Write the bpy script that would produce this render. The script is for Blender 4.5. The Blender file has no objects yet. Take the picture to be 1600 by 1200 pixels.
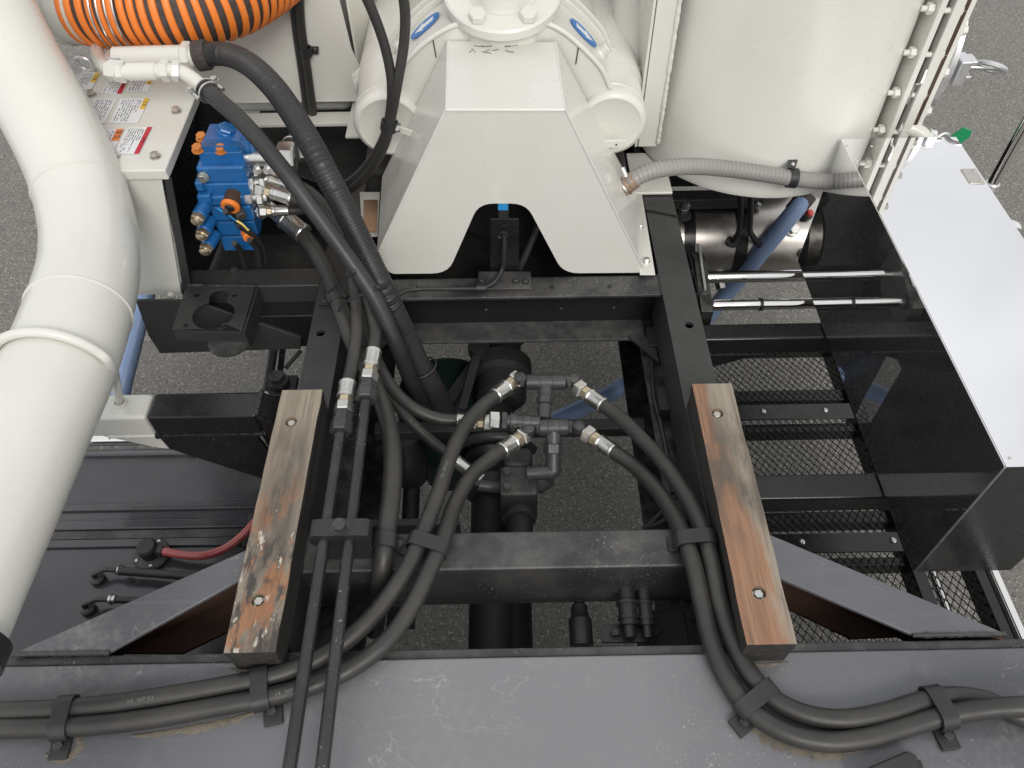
import bpy, math, random
from mathutils import Vector, Matrix
from mathutils.geometry import tessellate_polygon
random.seed(7)
SC = bpy.context.scene
COL = SC.collection

# ------------------------------------------------------------------ camera
F_PX, PITCH, ROLL, YAW, CAM_Z = 1215.0, math.radians(50.5), math.radians(0.75), math.radians(0.3), 2.21
cam_d = bpy.data.cameras.new('camera')
cam_d.sensor_width = 36.0
cam_d.lens = F_PX / 1600.0 * 36.0
cam_d.clip_start, cam_d.clip_end = 0.05, 500.0
cam = bpy.data.objects.new('camera', cam_d)
COL.objects.link(cam)
cam.location = (0, 0, CAM_Z)
_d = Vector((math.sin(YAW) * math.cos(PITCH), math.cos(YAW) * math.cos(PITCH), -math.sin(PITCH)))
_r0 = Vector((math.cos(YAW), -math.sin(YAW), 0))
_u0 = _r0.cross(_d)
_r = _r0 * math.cos(ROLL) - _u0 * math.sin(ROLL)
_u = _r0 * math.sin(ROLL) + _u0 * math.cos(ROLL)
cam.rotation_euler = Matrix((_r, _u, -_d)).transposed().to_euler()
SC.camera = cam

# ------------------------------------------------------------------ sky, sun, exposure
SUN_EL, SUN_AZ = math.radians(40), math.radians(165)      # azimuth from +y towards +x
world = bpy.data.worlds.new('World'); SC.world = world; world.use_nodes = True
wn = world.node_tree; wn.nodes.clear()
sky = wn.nodes.new('ShaderNodeTexSky'); sky.sky_type = 'NISHITA'; sky.sun_disc = False
sky.sun_elevation = SUN_EL; sky.sun_rotation = SUN_AZ
sky.air_density = 1.0; sky.dust_density = 4.0; sky.ozone_density = 1.0
bw = wn.nodes.new('ShaderNodeRGBToBW')
tc = wn.nodes.new('ShaderNodeTexCoord')
cl = wn.nodes.new('ShaderNodeTexNoise'); cl.inputs['Scale'].default_value = 2.2; cl.inputs['Detail'].default_value = 5
ramp = wn.nodes.new('ShaderNodeMapRange'); ramp.inputs['From Min'].default_value = .3; ramp.inputs['From Max'].default_value = .7
ramp.inputs['To Min'].default_value = 8.0; ramp.inputs['To Max'].default_value = 11.5
grey = wn.nodes.new('ShaderNodeCombineColor')
tint = wn.nodes.new('ShaderNodeMix'); tint.data_type = 'RGBA'; tint.blend_type = 'MULTIPLY'; tint.inputs[0].default_value = 1
tint.inputs[7].default_value = (.985, .99, 1.0, 1)
mixs = wn.nodes.new('ShaderNodeMix'); mixs.data_type = 'RGBA'; mixs.inputs[0].default_value = .88
bg = wn.nodes.new('ShaderNodeBackground'); bg.inputs['Strength'].default_value = .098
wo = wn.nodes.new('ShaderNodeOutputWorld')
L = wn.links.new
L(tc.outputs['Generated'], cl.inputs['Vector']); L(cl.outputs['Fac'], ramp.inputs['Value'])
for k in range(3): L(ramp.outputs['Result'], grey.inputs[k])
L(grey.outputs[0], tint.inputs[6]); L(sky.outputs[0], mixs.inputs[6]); L(tint.outputs[2], mixs.inputs[7])
L(mixs.outputs[2], bg.inputs['Color']); L(bg.outputs[0], wo.inputs['Surface'])
sun_d = bpy.data.lights.new('sun', 'SUN'); sun_d.energy = 1.35; sun_d.angle = math.radians(22); sun_d.color = (1, .965, .91)
sun = bpy.data.objects.new('sun', sun_d); COL.objects.link(sun)
_s = Vector((math.sin(SUN_AZ) * math.cos(SUN_EL), math.cos(SUN_AZ) * math.cos(SUN_EL), math.sin(SUN_EL)))
sun.rotation_euler = _s.to_track_quat('Z', 'Y').to_euler(); sun.location = _s * 20
SC.view_settings.view_transform = 'Standard'; SC.view_settings.look = 'None'
SC.view_settings.exposure = 0.08; SC.view_settings.gamma = 1.0; SC.view_settings.use_curve_mapping = False
SC.render.engine = 'CYCLES'
SC.cycles.max_bounces = 8; SC.cycles.glossy_bounces = 5; SC.cycles.diffuse_bounces = 4

# ------------------------------------------------------------------ materials
def nodes_of(name):
    m = bpy.data.materials.new(name); m.use_nodes = True
    nt = m.node_tree; b = nt.nodes['Principled BSDF']
    return m, nt, b
class NT:
    """tiny helper round a node tree"""
    def __init__(s, nt, world_pos=True):
        s.nt = nt; g = nt.nodes.new('ShaderNodeNewGeometry'); s.pos = g.outputs['Position']; s.nor = g.outputs['Normal']
    def mapping(s, scale):
        n = s.nt.nodes.new('ShaderNodeMapping'); n.inputs['Scale'].default_value = scale; s.nt.links.new(s.pos, n.inputs['Vector']); return n.outputs[0]
    def noise(s, scale, detail=4, vec=None, rough=.55, dist=0.0):
        n = s.nt.nodes.new('ShaderNodeTexNoise'); n.inputs['Scale'].default_value = scale; n.inputs['Detail'].default_value = detail
        n.inputs['Roughness'].default_value = rough; n.inputs['Distortion'].default_value = dist
        s.nt.links.new(vec or s.pos, n.inputs['Vector']); return n.outputs['Fac']
    def rng(s, v, a, b, c=0.0, d=1.0):
        n = s.nt.nodes.new('ShaderNodeMapRange'); n.inputs['From Min'].default_value = a; n.inputs['From Max'].default_value = b
        n.inputs['To Min'].default_value = c; n.inputs['To Max'].default_value = d; s.nt.links.new(v, n.inputs['Value']); return n.outputs[0]
    def math(s, op, a, b):
        n = s.nt.nodes.new('ShaderNodeMath'); n.operation = op
        for i, q in enumerate((a, b)):
            if isinstance(q, (int, float)): n.inputs[i].default_value = q
            elif q is not None: s.nt.links.new(q, n.inputs[i])
        return n.outputs[0]
    def mix(s, f, a, b):
        n = s.nt.nodes.new('ShaderNodeMix'); n.data_type = 'RGBA'
        for i, q in ((0, f), (6, a), (7, b)):
            if isinstance(q, (int, float)): n.inputs[i].default_value = q
            elif isinstance(q, tuple): n.inputs[i].default_value = (*q, 1)
            else: s.nt.links.new(q, n.inputs[i])
        return n.outputs[2]
    def bump(s, b, h, strength=.3, dist=.002):
        n = s.nt.nodes.new('ShaderNodeBump'); n.inputs['Strength'].default_value = strength; n.inputs['Distance'].default_value = dist
        s.nt.links.new(h, n.inputs['Height']); s.nt.links.new(n.outputs[0], b.inputs['Normal'])
    def up(s):
        n = s.nt.nodes.new('ShaderNodeSeparateXYZ'); s.nt.links.new(s.nor, n.inputs[0]); return n.outputs[2]
    def xyz(s):
        n = s.nt.nodes.new('ShaderNodeSeparateXYZ'); s.nt.links.new(s.pos, n.inputs[0]); return n.outputs
    def link(s, a, b): s.nt.links.new(a, b)

def paint(name, col, rough=.35, var=.08, dust=0.0, dustcol=(.25, .235, .21), dscale=9.0, fleck=0.0, metal=0.0, bump=.0, coat=0.0, bscale=250, up=True, grime=0.0):
    m, nt, b = nodes_of(name); t = NT(nt)
    n1 = t.noise(5.0, 6); n2 = t.noise(60.0, 3)
    c = t.mix(t.rng(n1, .3, .7), tuple(x * (1 - var) for x in col), tuple(min(1, x * (1 + var)) for x in col))
    if dust:
        d = t.math('MULTIPLY', t.rng(t.noise(dscale, 8, rough=.65), .42, .72), dust)
        d = t.math('MULTIPLY', d, t.rng(n2, .25, .7, .5, 1.0))
        if up: d = t.math('MULTIPLY', d, t.rng(t.up(), -.2, .8, .25, 1))
        c = t.mix(d, c, dustcol)
    if fleck:
        f = t.math('MULTIPLY', t.rng(t.noise(220, 2), .66, .72), t.rng(t.noise(7, 4), .45, .65))
        c = t.mix(t.math('MULTIPLY', f, fleck), c, (.5, .49, .46))
    if grime:   # faint yellowish film and a few tiny chips
        c = t.mix(t.math('MULTIPLY', t.rng(t.noise(3.3, 6, rough=.6), .45, .75), grime * .30), c, (.50, .465, .38))
        c = t.mix(t.math('MULTIPLY', t.rng(t.noise(75, 3, rough=.5), .81, .84), grime), c, (.18, .16, .13))
    t.link(c, b.inputs['Base Color'])
    r = t.rng(n2, .2, .8, max(.02, rough - .07), rough + .1); t.link(r, b.inputs['Roughness'])
    b.inputs['Metallic'].default_value = metal
    if coat: b.inputs['Coat Weight'].default_value = coat; b.inputs['Coat Roughness'].default_value = .08
    if bump: t.bump(b, t.noise(bscale, 4), bump, .002)
    return m
M = {}
M['white'] = paint('cream_white_paint', (.69, .685, .635), .3, .025, coat=.35, bump=.015, bscale=14, grime=.5)
M['white_dull'] = paint('cream_white_satin', (.67, .66, .605), .42, .04, bump=.03, bscale=30, grime=.7)
M['black'] = paint('black_satin_paint', (.036, .037, .037), .38, .2, .3, (.10, .098, .093), 7, fleck=.3, bump=.06)
M['black_dusty'] = paint('black_paint_with_dust', (.032, .032, .033), .42, .2, .8, (.145, .14, .13), 10, fleck=.7, bump=.12)
M['black_clean'] = paint('black_gloss_paint', (.012, .012, .0135), .25, .15, .12, (.08, .08, .08), 6, fleck=.12, bump=.06, bscale=120)
M['under'] = paint('underbody_black', (.019, .019, .019), .6, .3, .5, (.06, .055, .048), 14, bump=.4, bscale=90)
M['flaked'] = paint('flaking_black_paint', (.016, .016, .016), .35, .3, .9, (.13, .125, .11), 28, bump=.6, bscale=60)
M['rubber'] = paint('hose_rubber', (.030, .029, .0275), .42, .2, .42, (.095, .089, .078), 9, bump=.10, bscale=320)
M['rubber_dark'] = paint('dark_rubber', (.022, .022, .023), .42, .15, .3, (.09, .088, .08), 9, bump=.06)
M['zinc'] = paint('zinc_plated_steel', (.62, .62, .60), .28, .1, .3, (.35, .33, .28), 40, metal=.95, bump=.08)
M['brass'] = paint('yellow_zinc_steel', (.66, .57, .42), .3, .12, .2, (.3, .25, .18), 40, metal=.9)
M['fitting'] = paint('black_fitting', (.035, .036, .038), .4, .15, .5, (.12, .115, .105), 25, fleck=.3, bump=.15)
M['cast'] = paint('dusty_cast_iron', (.045, .045, .045), .6, .2, .85, (.15, .145, .135), 22, fleck=.4, bump=.5, bscale=140)
M['chrome'] = paint('polished_tube', (.86, .85, .83), .07, .03, .12, (.5, .46, .4), 30, metal=1.0)
M['steel'] = paint('brushed_stainless', (.58, .55, .51), .32, .08, .2, (.4, .35, .28), 8, metal=1.0, bump=.05)
M['alu'] = paint('cast_aluminium', (.72, .72, .73), .35, .06, metal=.85, bump=.1)
M['blue'] = paint('blue_valve_paint', (.014, .125, .36), .3, .15, .55, (.008, .03, .075), 22, coat=.3, bump=.2, bscale=80)
M['orange_bolt'] = paint('rust_orange_bolt', (.55, .19, .04), .5, .25)
M['orange'] = paint('orange_plastic', (.86, .23, .035), .4, .06, .1, (.4, .2, .1), 20)
M['hose_dark'] = paint('dark_granular_hose', (.045, .036, .033), .7, .4, .6, (.12, .10, .09), 90, bump=.6, bscale=200, up=False)
M['green'] = paint('green_plastic', (.01, .26, .10), .35, .08)
M['red'] = paint('red_plastic', (.55, .05, .05), .35, .1)
M['bluecap'] = paint('blue_tape', (.03, .27, .60), .35, .05)
M['rust'] = paint('rusty_steel', (.075, .036, .022), .7, .4, .6, (.035, .03, .028), 14, bump=.3)
M['greenish'] = paint('dark_green_casting', (.012, .03, .024), .4, .3, .3, (.04, .04, .035), 12, bump=.2)
M['grey_hose'] = paint('grey_ribbed_hose', (.30, .285, .27), .35, .1, .3, (.36, .33, .29), 20)
M['copper'] = paint('copper_tone_sleeve', (.55, .36, .24), .35, .1, metal=.7)
M['tape'] = paint('yellow_wire', (.75, .60, .18), .4, .05)
M['seam'] = paint('dark_gasket', (.06, .035, .025), .6, .3)
M['print'] = paint('black_print', (.03, .03, .035), .6, .05)
M['fine_print'] = paint('fine_grey_print', (.16, .16, .17), .6, .1)
M['label_white'] = paint('label_stock_white', (.76, .78, .80), .3, .02)
M['label_red'] = paint('label_red', (.52, .02, .045), .35, .04)
M['label_yellow'] = paint('label_yellow', (.80, .50, .06), .35, .04)
M['label_orange'] = paint('label_orange', (.80, .22, .05), .35, .04)
M['sticker_blue'] = paint('sticker_blue', (.02, .17, .50), .3, .04)
M['grey_tank'] = paint('dark_blue_grey_tank', (.045, .046, .053), .22, .1, .35, (.10, .095, .09), 5, fleck=.15, coat=.4, bump=.05, bscale=30)
M['dirt'] = paint('dried_tan_dirt', (.20, .175, .135), .9, .3, .7, (.10, .09, .075), 60, bump=.6, bscale=300)
M['print_white'] = paint('white_print', (.20, .20, .19), .6, .3)
M['white_rope'] = paint('pale_grey_cable', (.45, .45, .44), .5, .05)

def make_mirror():
    m, nt, b = nodes_of('mirror_polished_steel'); t = NT(nt)
    b.inputs['Metallic'].default_value = .975
    sc = t.noise(90, 3, t.mapping((1, .15, .6)), .6)
    f = t.math('MULTIPLY', t.math('MULTIPLY', t.rng(sc, .66, .8), .22), t.rng(t.up(), .9, .4))
    f2 = t.math('MULTIPLY', t.rng(t.noise(140, 2), .71, .76), t.rng(t.up(), .9, .4, .15, .6))
    t.link(t.mix(t.math('MAXIMUM', f, f2), (.88, .88, .885), (.5, .49, .47)), b.inputs['Base Color'])
    t.link(t.rng(t.math('MAXIMUM', f, f2), 0, 1, .015, .35), b.inputs['Roughness'])
    return m
M['mirror'] = make_mirror()

def make_deck():
    m, nt, b = nodes_of('grey_deck_plate_paint'); t = NT(nt)
    big = t.noise(2.2, 5); mid = t.noise(9, 8, rough=.7); fine = t.noise(90, 4)
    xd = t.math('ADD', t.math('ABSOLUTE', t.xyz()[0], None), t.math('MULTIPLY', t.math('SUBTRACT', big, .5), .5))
    c = t.mix(t.rng(xd, .55, .15), (.105, .108, .119), (.195, .198, .207))   # middle is lighter: dust, plus sky gloss put into the colour
    c = t.mix(t.math('MULTIPLY', t.rng(mid, .5, .8), .4), c, (.20, .197, .193))
    dirt = t.math('MULTIPLY', t.rng(t.noise(3.4, 8, rough=.75), .52, .70), t.rng(fine, .42, .62))
    c = t.mix(t.math('MULTIPLY', dirt, .55), c, (.26, .245, .215))
    wob = t.noise(2.6, 5, rough=.6, dist=.6)
    line = t.math('SUBTRACT', 1.0, t.rng(t.math('ABSOLUTE', t.math('SUBTRACT', wob, .5), None), 0.0, .0016))
    line = t.math('MULTIPLY', line, t.rng(t.noise(3.1, 3), .49, .60))
    wob2 = t.noise(7.0, 4, rough=.6, dist=1.0)
    line2 = t.math('SUBTRACT', 1.0, t.rng(t.math('ABSOLUTE', t.math('SUBTRACT', wob2, .52), None), 0.0, .0030))
    line2 = t.math('MULTIPLY', line2, 0.0)
    ln = t.math('MULTIPLY', t.math('MAXIMUM', line, line2), .45)
    c = t.mix(ln, c, (.48, .47, .45))
    stk = t.noise(1.0, 5, t.mapping((2.5, 60, 2)), .65); c = t.mix(t.math('MULTIPLY', t.rng(stk, .55, .75), .35), c, (.22, .22, .22))
    sc1 = t.noise(1.0, 3, t.mapping((14, 230, 10)), .5, 1.2); c = t.mix(t.math('MULTIPLY', t.math('MULTIPLY', t.rng(sc1, .68, .72), t.rng(t.noise(4, 3), .50, .62)), .3), c, (.34, .335, .32))
    fl = t.math('MULTIPLY', t.rng(t.noise(240, 2), .66, .71), t.rng(t.noise(6, 5, rough=.7), .48, .62))
    c = t.mix(t.math('MULTIPLY', fl, .75), c, (.45, .43, .39))
    t.link(c, b.inputs['Base Color'])
    t.link(t.rng(mid, .3, .7, .20, .42), b.inputs['Roughness'])
    t.bump(b, t.noise(40, 5), .08, .003)
    return m
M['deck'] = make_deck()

def make_asphalt():
    m, nt, b = nodes_of('worn_asphalt'); t = NT(nt)
    v = nt.nodes.new('ShaderNodeTexVoronoi'); v.inputs['Scale'].default_value = 190; t.link(t.pos, v.inputs['Vector'])
    vs = nt.nodes.new('ShaderNodeSeparateColor'); t.link(v.outputs['Color'], vs.inputs[0])
    g = t.noise(210, 4, rough=.75); big = t.noise(1.3, 4)
    c = t.mix(t.rng(g, .32, .68), (.105, .099, .089), (.31, .297, .272))
    c = t.mix(t.math('MULTIPLY', t.rng(vs.outputs[0], .86, .93), .65), c, (.5, .48, .42))
    c = t.mix(t.math('MULTIPLY', t.rng(vs.outputs[1], .80, .9), .6), c, (.06, .055, .05))
    c = t.mix(t.math('MULTIPLY', t.rng(big, .35, .65), .14), c, (.2, .19, .17))
    t.link(c, b.inputs['Base Color']); b.inputs['Roughness'].default_value = .85
    t.bump(b, t.math('ADD', g, t.math('MULTIPLY', v.outputs['Distance'], .6)), .7, .006)
    return m
M['asphalt'] = make_asphalt()

def make_wood(name, left):
    m, nt, b = nodes_of(name); t = NT(nt)
    gr = t.noise(1.0, 7, t.mapping((95, 3.2, 95)), .6); gr2 = t.noise(1.0, 4, t.mapping((260, 9, 260)), .6)
    patch = t.noise(1.0, 5, t.mapping((17, 5.5, 10)), .6)
    xs = t.xyz()
    c = t.mix(t.rng(gr, .35, .65), (.235, .195, .148), (.32, .275, .215))
    if left:
        near = t.rng(xs[1], .74, .56)
        side = t.rng(xs[0], -.42, -.36)
        st = t.math('MULTIPLY', t.rng(patch, .34, .52), t.rng(xs[1], .84, .76))
        ctr = t.rng(t.math('ABSOLUTE', t.math('SUBTRACT', xs[0], -.374), None), .040, .018)
        c = t.mix(t.math('MULTIPLY', t.math('MULTIPLY', st, ctr), .8), c, (.085, .074, .062))
        org = t.math('MULTIPLY', t.rng(t.noise(1, 6, t.mapping((26, 14, 14)), .7), .50, .57), near)
        c = t.mix(t.math('MULTIPLY', org, .75), c, (.34, .15, .065))
        dk = t.math('MULTIPLY', t.rng(t.noise(1, 7, t.mapping((34, 9, 20)), .7), .52, .60), near)
        c = t.mix(t.math('MULTIPLY', dk, .88), c, (.045, .04, .04))
        wh = t.math('MULTIPLY', t.rng(t.noise(1, 6, t.mapping((60, 22, 40)), .65), .60, .63), t.rng(xs[1], .70, .60))
        c = t.mix(t.math('MULTIPLY', wh, .85), c, (.58, .53, .46))
    else:
        sep = t.math('ADD', t.math('MULTIPLY', t.math('SUBTRACT', xs[0], .335), 8.0), t.math('MULTIPLY', t.math('SUBTRACT', xs[1], .40), .55))
        org = t.rng(t.math('ADD', sep, t.math('MULTIPLY', t.math('SUBTRACT', patch, .5), .9)), .52, .40)
        c = t.mix(t.math('MULTIPLY', org, .85), c, t.mix(t.rng(gr, .3, .7), (.19, .09, .05), (.33, .165, .088)))
        st = t.math('MULTIPLY', t.rng(patch, .44, .58), t.rng(t.math('ABSOLUTE', t.math('SUBTRACT', xs[1], .70), None), .16, .06))
        c = t.mix(t.math('MULTIPLY', st, .85), c, (.085, .07, .058))
        gy = t.math('MULTIPLY', t.rng(patch, .55, .7), .25)
        c = t.mix(gy, c, (.20, .185, .16))
    c = t.mix(t.math('MULTIPLY', t.rng(gr2, .55, .70), .6), c, (.10, .075, .055))
    crk = t.noise(1.0, 3, t.mapping((120, 2.0, 120)), .5, .3); c = t.mix(t.math('MULTIPLY', t.rng(crk, .66, .70), .75), c, (.035, .028, .022))
    up = t.rng(t.up(), .8, .95)
    c = t.mix(up, t.mix(t.rng(gr, .3, .7), (.018, .017, .016), (.045, .042, .038)), c)   # the sides are painted black
    t.link(c, b.inputs['Base Color']); b.inputs['Roughness'].default_value = .72
    t.bump(b, t.math('ADD', gr, gr2), .6, .003)
    return m
M['wood_l'] = make_wood('stained_weathered_wood', True)
M['wood_r'] = make_wood('orange_brown_weathered_wood', False)
M['wood_plain'] = paint('bare_wood', (.25, .19, .13), .8, .2, bump=.4, bscale=200)
M['pipe_black'] = paint('glossy_black_pipe', (.022, .022, .024), .24, .2, .3, (.11, .108, .10), 14, fleck=.6, bump=.03)

def make_bluehose():
    m, nt, b = nodes_of('braided_blue_hose'); t = NT(nt)
    uv = nt.nodes.new('ShaderNodeUVMap')
    mp = nt.nodes.new('ShaderNodeMapping'); mp.inputs['Scale'].default_value = (1, 1, 1); t.link(uv.outputs[0], mp.inputs[0])
    w = nt.nodes.new('ShaderNodeTexWave'); w.inputs['Scale'].default_value = 1.0; w.wave_type = 'BANDS'; w.bands_direction = 'DIAGONAL'
    mp.inputs['Scale'].default_value = (26, 40, 1); t.link(mp.outputs[0], w.inputs['Vector'])
    c = t.mix(t.rng(w.outputs['Fac'], .35, .75), (.15, .25, .47), (.38, .50, .72))
    t.link(c, b.inputs['Base Color']); b.inputs['Roughness'].default_value = .3
    t.bump(b, w.outputs['Fac'], .3, .002)
    return m
M['bluehose'] = make_bluehose()

def make_redhose():
    m, nt, b = nodes_of('translucent_red_hose'); t = NT(nt)
    n = t.noise(12, 3)
    t.link(t.mix(t.rng(n, .3, .7), (.36, .06, .07), (.50, .13, .12)), b.inputs['Base Color'])
    b.inputs['Roughness'].default_value = .25; b.inputs['Subsurface Weight'].default_value = .0; b.inputs['Coat Weight'].default_value = .4
    return m
M['redhose'] = make_redhose()

# ------------------------------------------------------------------ mesh helpers
def V(p): return Vector(p)
def frame_of(d):
    d = V(d).normalized()
    a = Vector((0, 0, 1)) if abs(d.z) < .9 else Vector((0, 1, 0))
    u = a.cross(d).normalized(); v = d.cross(u).normalized()
    return d, u, v
def smooth_path(pts, n=8):
    pts = [V(p) for p in pts]
    if len(pts) < 3: return pts
    q = [pts[0] * 2 - pts[1]] + pts + [pts[-1] * 2 - pts[-2]]
    out = []
    for i in range(1, len(q) - 2):
        p0, p1, p2, p3 = q[i - 1:i + 3]
        a = .5
        t0 = 0; t1 = t0 + max(1e-5, (p1 - p0).length) ** a; t2 = t1 + max(1e-5, (p2 - p1).length) ** a; t3 = t2 + max(1e-5, (p3 - p2).length) ** a
        for k in range(n):
            t = t1 + (t2 - t1) * k / n
            A1 = p0 * ((t1 - t) / (t1 - t0)) + p1 * ((t - t0) / (t1 - t0)); A2 = p1 * ((t2 - t) / (t2 - t1)) + p2 * ((t - t1) / (t2 - t1))
            A3 = p2 * ((t3 - t) / (t3 - t2)) + p3 * ((t - t2) / (t3 - t2))
            B1 = A1 * ((t2 - t) / (t2 - t0)) + A2 * ((t - t0) / (t2 - t0)); B2 = A2 * ((t3 - t) / (t3 - t1)) + A3 * ((t - t1) / (t3 - t1))
            out.append(B1 * ((t2 - t) / (t2 - t1)) + B2 * ((t - t1) / (t2 - t1)))
    out.append(pts[-1])
    return out
def frames_along(path):
    n = len(path); T = []
    for i in range(n):
        T.append((path[min(n - 1, i + 1)] - path[max(0, i - 1)]).normalized())
    _, u, _ = frame_of(T[0]); res = []
    for i in range(n):
        u = (u - T[i] * u.dot(T[i])).normalized(); v = T[i].cross(u)
        res.append((path[i], T[i], u, v))
    return res
class MB:
    def __init__(s): s.v = []; s.f = []; s.uv = None
    def add(s, vs, fs):
        o = len(s.v); s.v += [V(p) for p in vs]; s.f += [tuple(o + i for i in f) for f in fs]; return s
    def box(s, a, b):
        (x0, y0, z0), (x1, y1, z1) = a, b
        x0, x1 = sorted((x0, x1)); y0, y1 = sorted((y0, y1)); z0, z1 = sorted((z0, z1))
        return s.hexa([(x0, y0, z0), (x1, y0, z0), (x1, y1, z0), (x0, y1, z0), (x0, y0, z1), (x1, y0, z1), (x1, y1, z1), (x0, y1, z1)])
    def hexa(s, p): return s.add(p, [(3, 2, 1, 0), (4, 5, 6, 7), (0, 1, 5, 4), (1, 2, 6, 5), (2, 3, 7, 6), (3, 0, 4, 7)])
    def obox(s, c, size, d, up=None):
        """box centred at c, size along (d, side, up)"""
        d = V(d).normalized(); u = V(up or (0, 0, 1)); side = u.cross(d)
        if side.length < 1e-4: side = Vector((1, 0, 0))
        side.normalize(); u = d.cross(side); c = V(c); a, b_, h = (q / 2 for q in size)
        P8 = [c + d * (i * a) + side * (j * b_) + u * (k * h) for k in (-1, 1) for i, j in ((-1, -1), (1, -1), (1, 1), (-1, 1))]
        return s.hexa(P8)
    def prism(s, poly, ext):
        """closed polygon (3-D points, convex or not) pushed along ext"""
        poly = [V(p) for p in poly]; e = V(ext); n = len(poly)
        nor = Vector((0, 0, 0))
        for i in range(n): nor += (poly[i] - poly[0]).cross(poly[(i + 1) % n] - poly[0])
        if nor.dot(e) > 0: poly.reverse()
        vs = poly + [p + e for p in poly]
        tri = tessellate_polygon([poly]); fs = []
        for t in tri:
            a, b, c = t
            k = (poly[b] - poly[a]).cross(poly[c] - poly[a])
            if k.dot(e) > 0: t = (a, c, b)
            fs.append(tuple(t)); fs.append(tuple(i + n for i in reversed(t)))
        if n <= 4: fs = [tuple(range(n)), tuple(reversed(range(n, 2 * n)))]
        fs += [((i + 1) % n, i, i + n, (i + 1) % n + n) for i in range(n)]
        return s.add(vs, fs)
    def plate(s, loops, ext):
        """outline with holes: loops[0] is the outside, the others are holes (3-D points); pushed along ext"""
        e = V(ext); loops = [[V(p) for p in lp] for lp in loops]
        flat = [p for lp in loops for p in lp]; n = len(flat)
        tri = tessellate_polygon(loops); fs = []
        for t in tri:
            a, b, c = t; k = (flat[b] - flat[a]).cross(flat[c] - flat[a])
            if k.length < 1e-12: continue
            if k.dot(e) > 0: t = (a, c, b)
            fs.append(tuple(t)); fs.append(tuple(i + n for i in reversed(t)))
        o = 0
        for li, lp in enumerate(loops):
            m = len(lp); nor = Vector((0, 0, 0))
            for i in range(m): nor += (lp[i] - lp[0]).cross(lp[(i + 1) % m] - lp[0])
            flip = (nor.dot(e) > 0) != (li > 0)
            for i in range(m):
                q = (o + (i + 1) % m, o + i, o + i + n, o + (i + 1) % m + n)
                fs.append(tuple(reversed(q)) if flip else q)
            o += m
        return s.add(flat + [p + e for p in flat], fs)
    def lathe(s, base, axis, prof, seg=24, closed=True):
        """prof: list of (distance along axis, radius)"""
        d, u, v = frame_of(axis); b = V(base); vs = []; fs = []; n = len(prof)
        for h, r in prof:
            for k in range(seg):
                a = 2 * math.pi * k / seg; vs.append(b + d * h + (u * math.cos(a) + v * math.sin(a)) * r)
        for i in range(n - 1):
            for k in range(seg):
                k2 = (k + 1) % seg; fs.append((i * seg + k, i * seg + k2, (i + 1) * seg + k2, (i + 1) * seg + k))
        if closed:
            fs.append(tuple(reversed(range(seg)))); fs.append(tuple(range((n - 1) * seg, n * seg)))
        return s.add(vs, fs)
    def cyl(s, a, b, r, seg=20, r2=None, ch=0.0):
        a = V(a); b = V(b); l = (b - a).length; r2 = r if r2 is None else r2
        prof = [(0, r), (l, r2)] if not ch else [(0, r - ch), (ch, r), (l - ch, r2), (l, r2 - ch)]
        return s.lathe(a, b - a, prof, seg)
    def hexn(s, a, b, af):
        a = V(a); b = V(b); l = (b - a).length; r = af / 1.732; c = min(l * .15, r * .12)
        return s.lathe(a, b - a, [(0, r - c), (c, r), (l - c, r), (l, r - c)], 6)
    def tube(s, pts, r, seg=14, n=8, smooth=True, caps=True, rf=None, uv=False):
        path = smooth_path(pts, n) if smooth else [V(p) for p in pts]
        fr = frames_along(path); vs = []; fs = []
        ln = 0
        for i, (p, t, u, v) in enumerate(fr):
            if i: ln += (p - fr[i - 1][0]).length
            rr = rf(ln, i / (len(fr) - 1)) if rf else r
            for k in range(seg):
                a = 2 * math.pi * k / seg; vs.append(p + (u * math.cos(a) + v * math.sin(a)) * rr)
        m = len(fr)
        for i in range(m - 1):
            for k in range(seg):
                k2 = (k + 1) % seg; fs.append((i * seg + k, i * seg + k2, (i + 1) * seg + k2, (i + 1) * seg + k))
        if caps: fs.append(tuple(reversed(range(seg)))); fs.append(tuple(range((m - 1) * seg, m * seg)))
        if uv: s.uv = (seg, m, ln, r)
        return s.add(vs, fs)
    def ribbed(s, pts, r, pitch, depth, seg=18, n=8):
        """corrugated tube"""
        path = smooth_path(pts, n); d = [0]
        for i in range(1, len(path)): d.append(d[-1] + (path[i] - path[i - 1]).length)
        tot = d[-1]; cnt = int(tot / pitch); fine = []; rad = []
        j = 0
        for i in range(cnt):
            for f, rr in ((0, r), (.5, r), (.62, r - depth), (.88, r - depth)):
                q = (i + f) * pitch
                while j < len(d) - 2 and d[j + 1] < q: j += 1
                w = (q - d[j]) / max(1e-9, d[j + 1] - d[j]); fine.append(path[j].lerp(path[j + 1], w)); rad.append(rr)
        it = iter(rad); L_ = rad
        return s.tube(fine, r, seg, smooth=False, rf=lambda a, t: L_[min(len(L_) - 1, int(round(t * (len(L_) - 1))))])
    def torus(s, c, axis, R, r, seg=28, sec=8):
        d, u, v = frame_of(axis); c = V(c)
        vs = []; fs = []
        for i in range(seg):
            a = 2 * math.pi * i / seg; e = u * math.cos(a) + v * math.sin(a)
            for k in range(sec):
                b = 2 * math.pi * k / sec; vs.append(c + e * (R + r * math.cos(b)) + d * (r * math.sin(b)))
        for i in range(seg):
            for k in range(sec):
                i2 = (i + 1) % seg; k2 = (k + 1) % sec; fs.append((i * sec + k, i2 * sec + k, i2 * sec + k2, i * sec + k2))
        return s.add(vs, fs)
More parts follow.
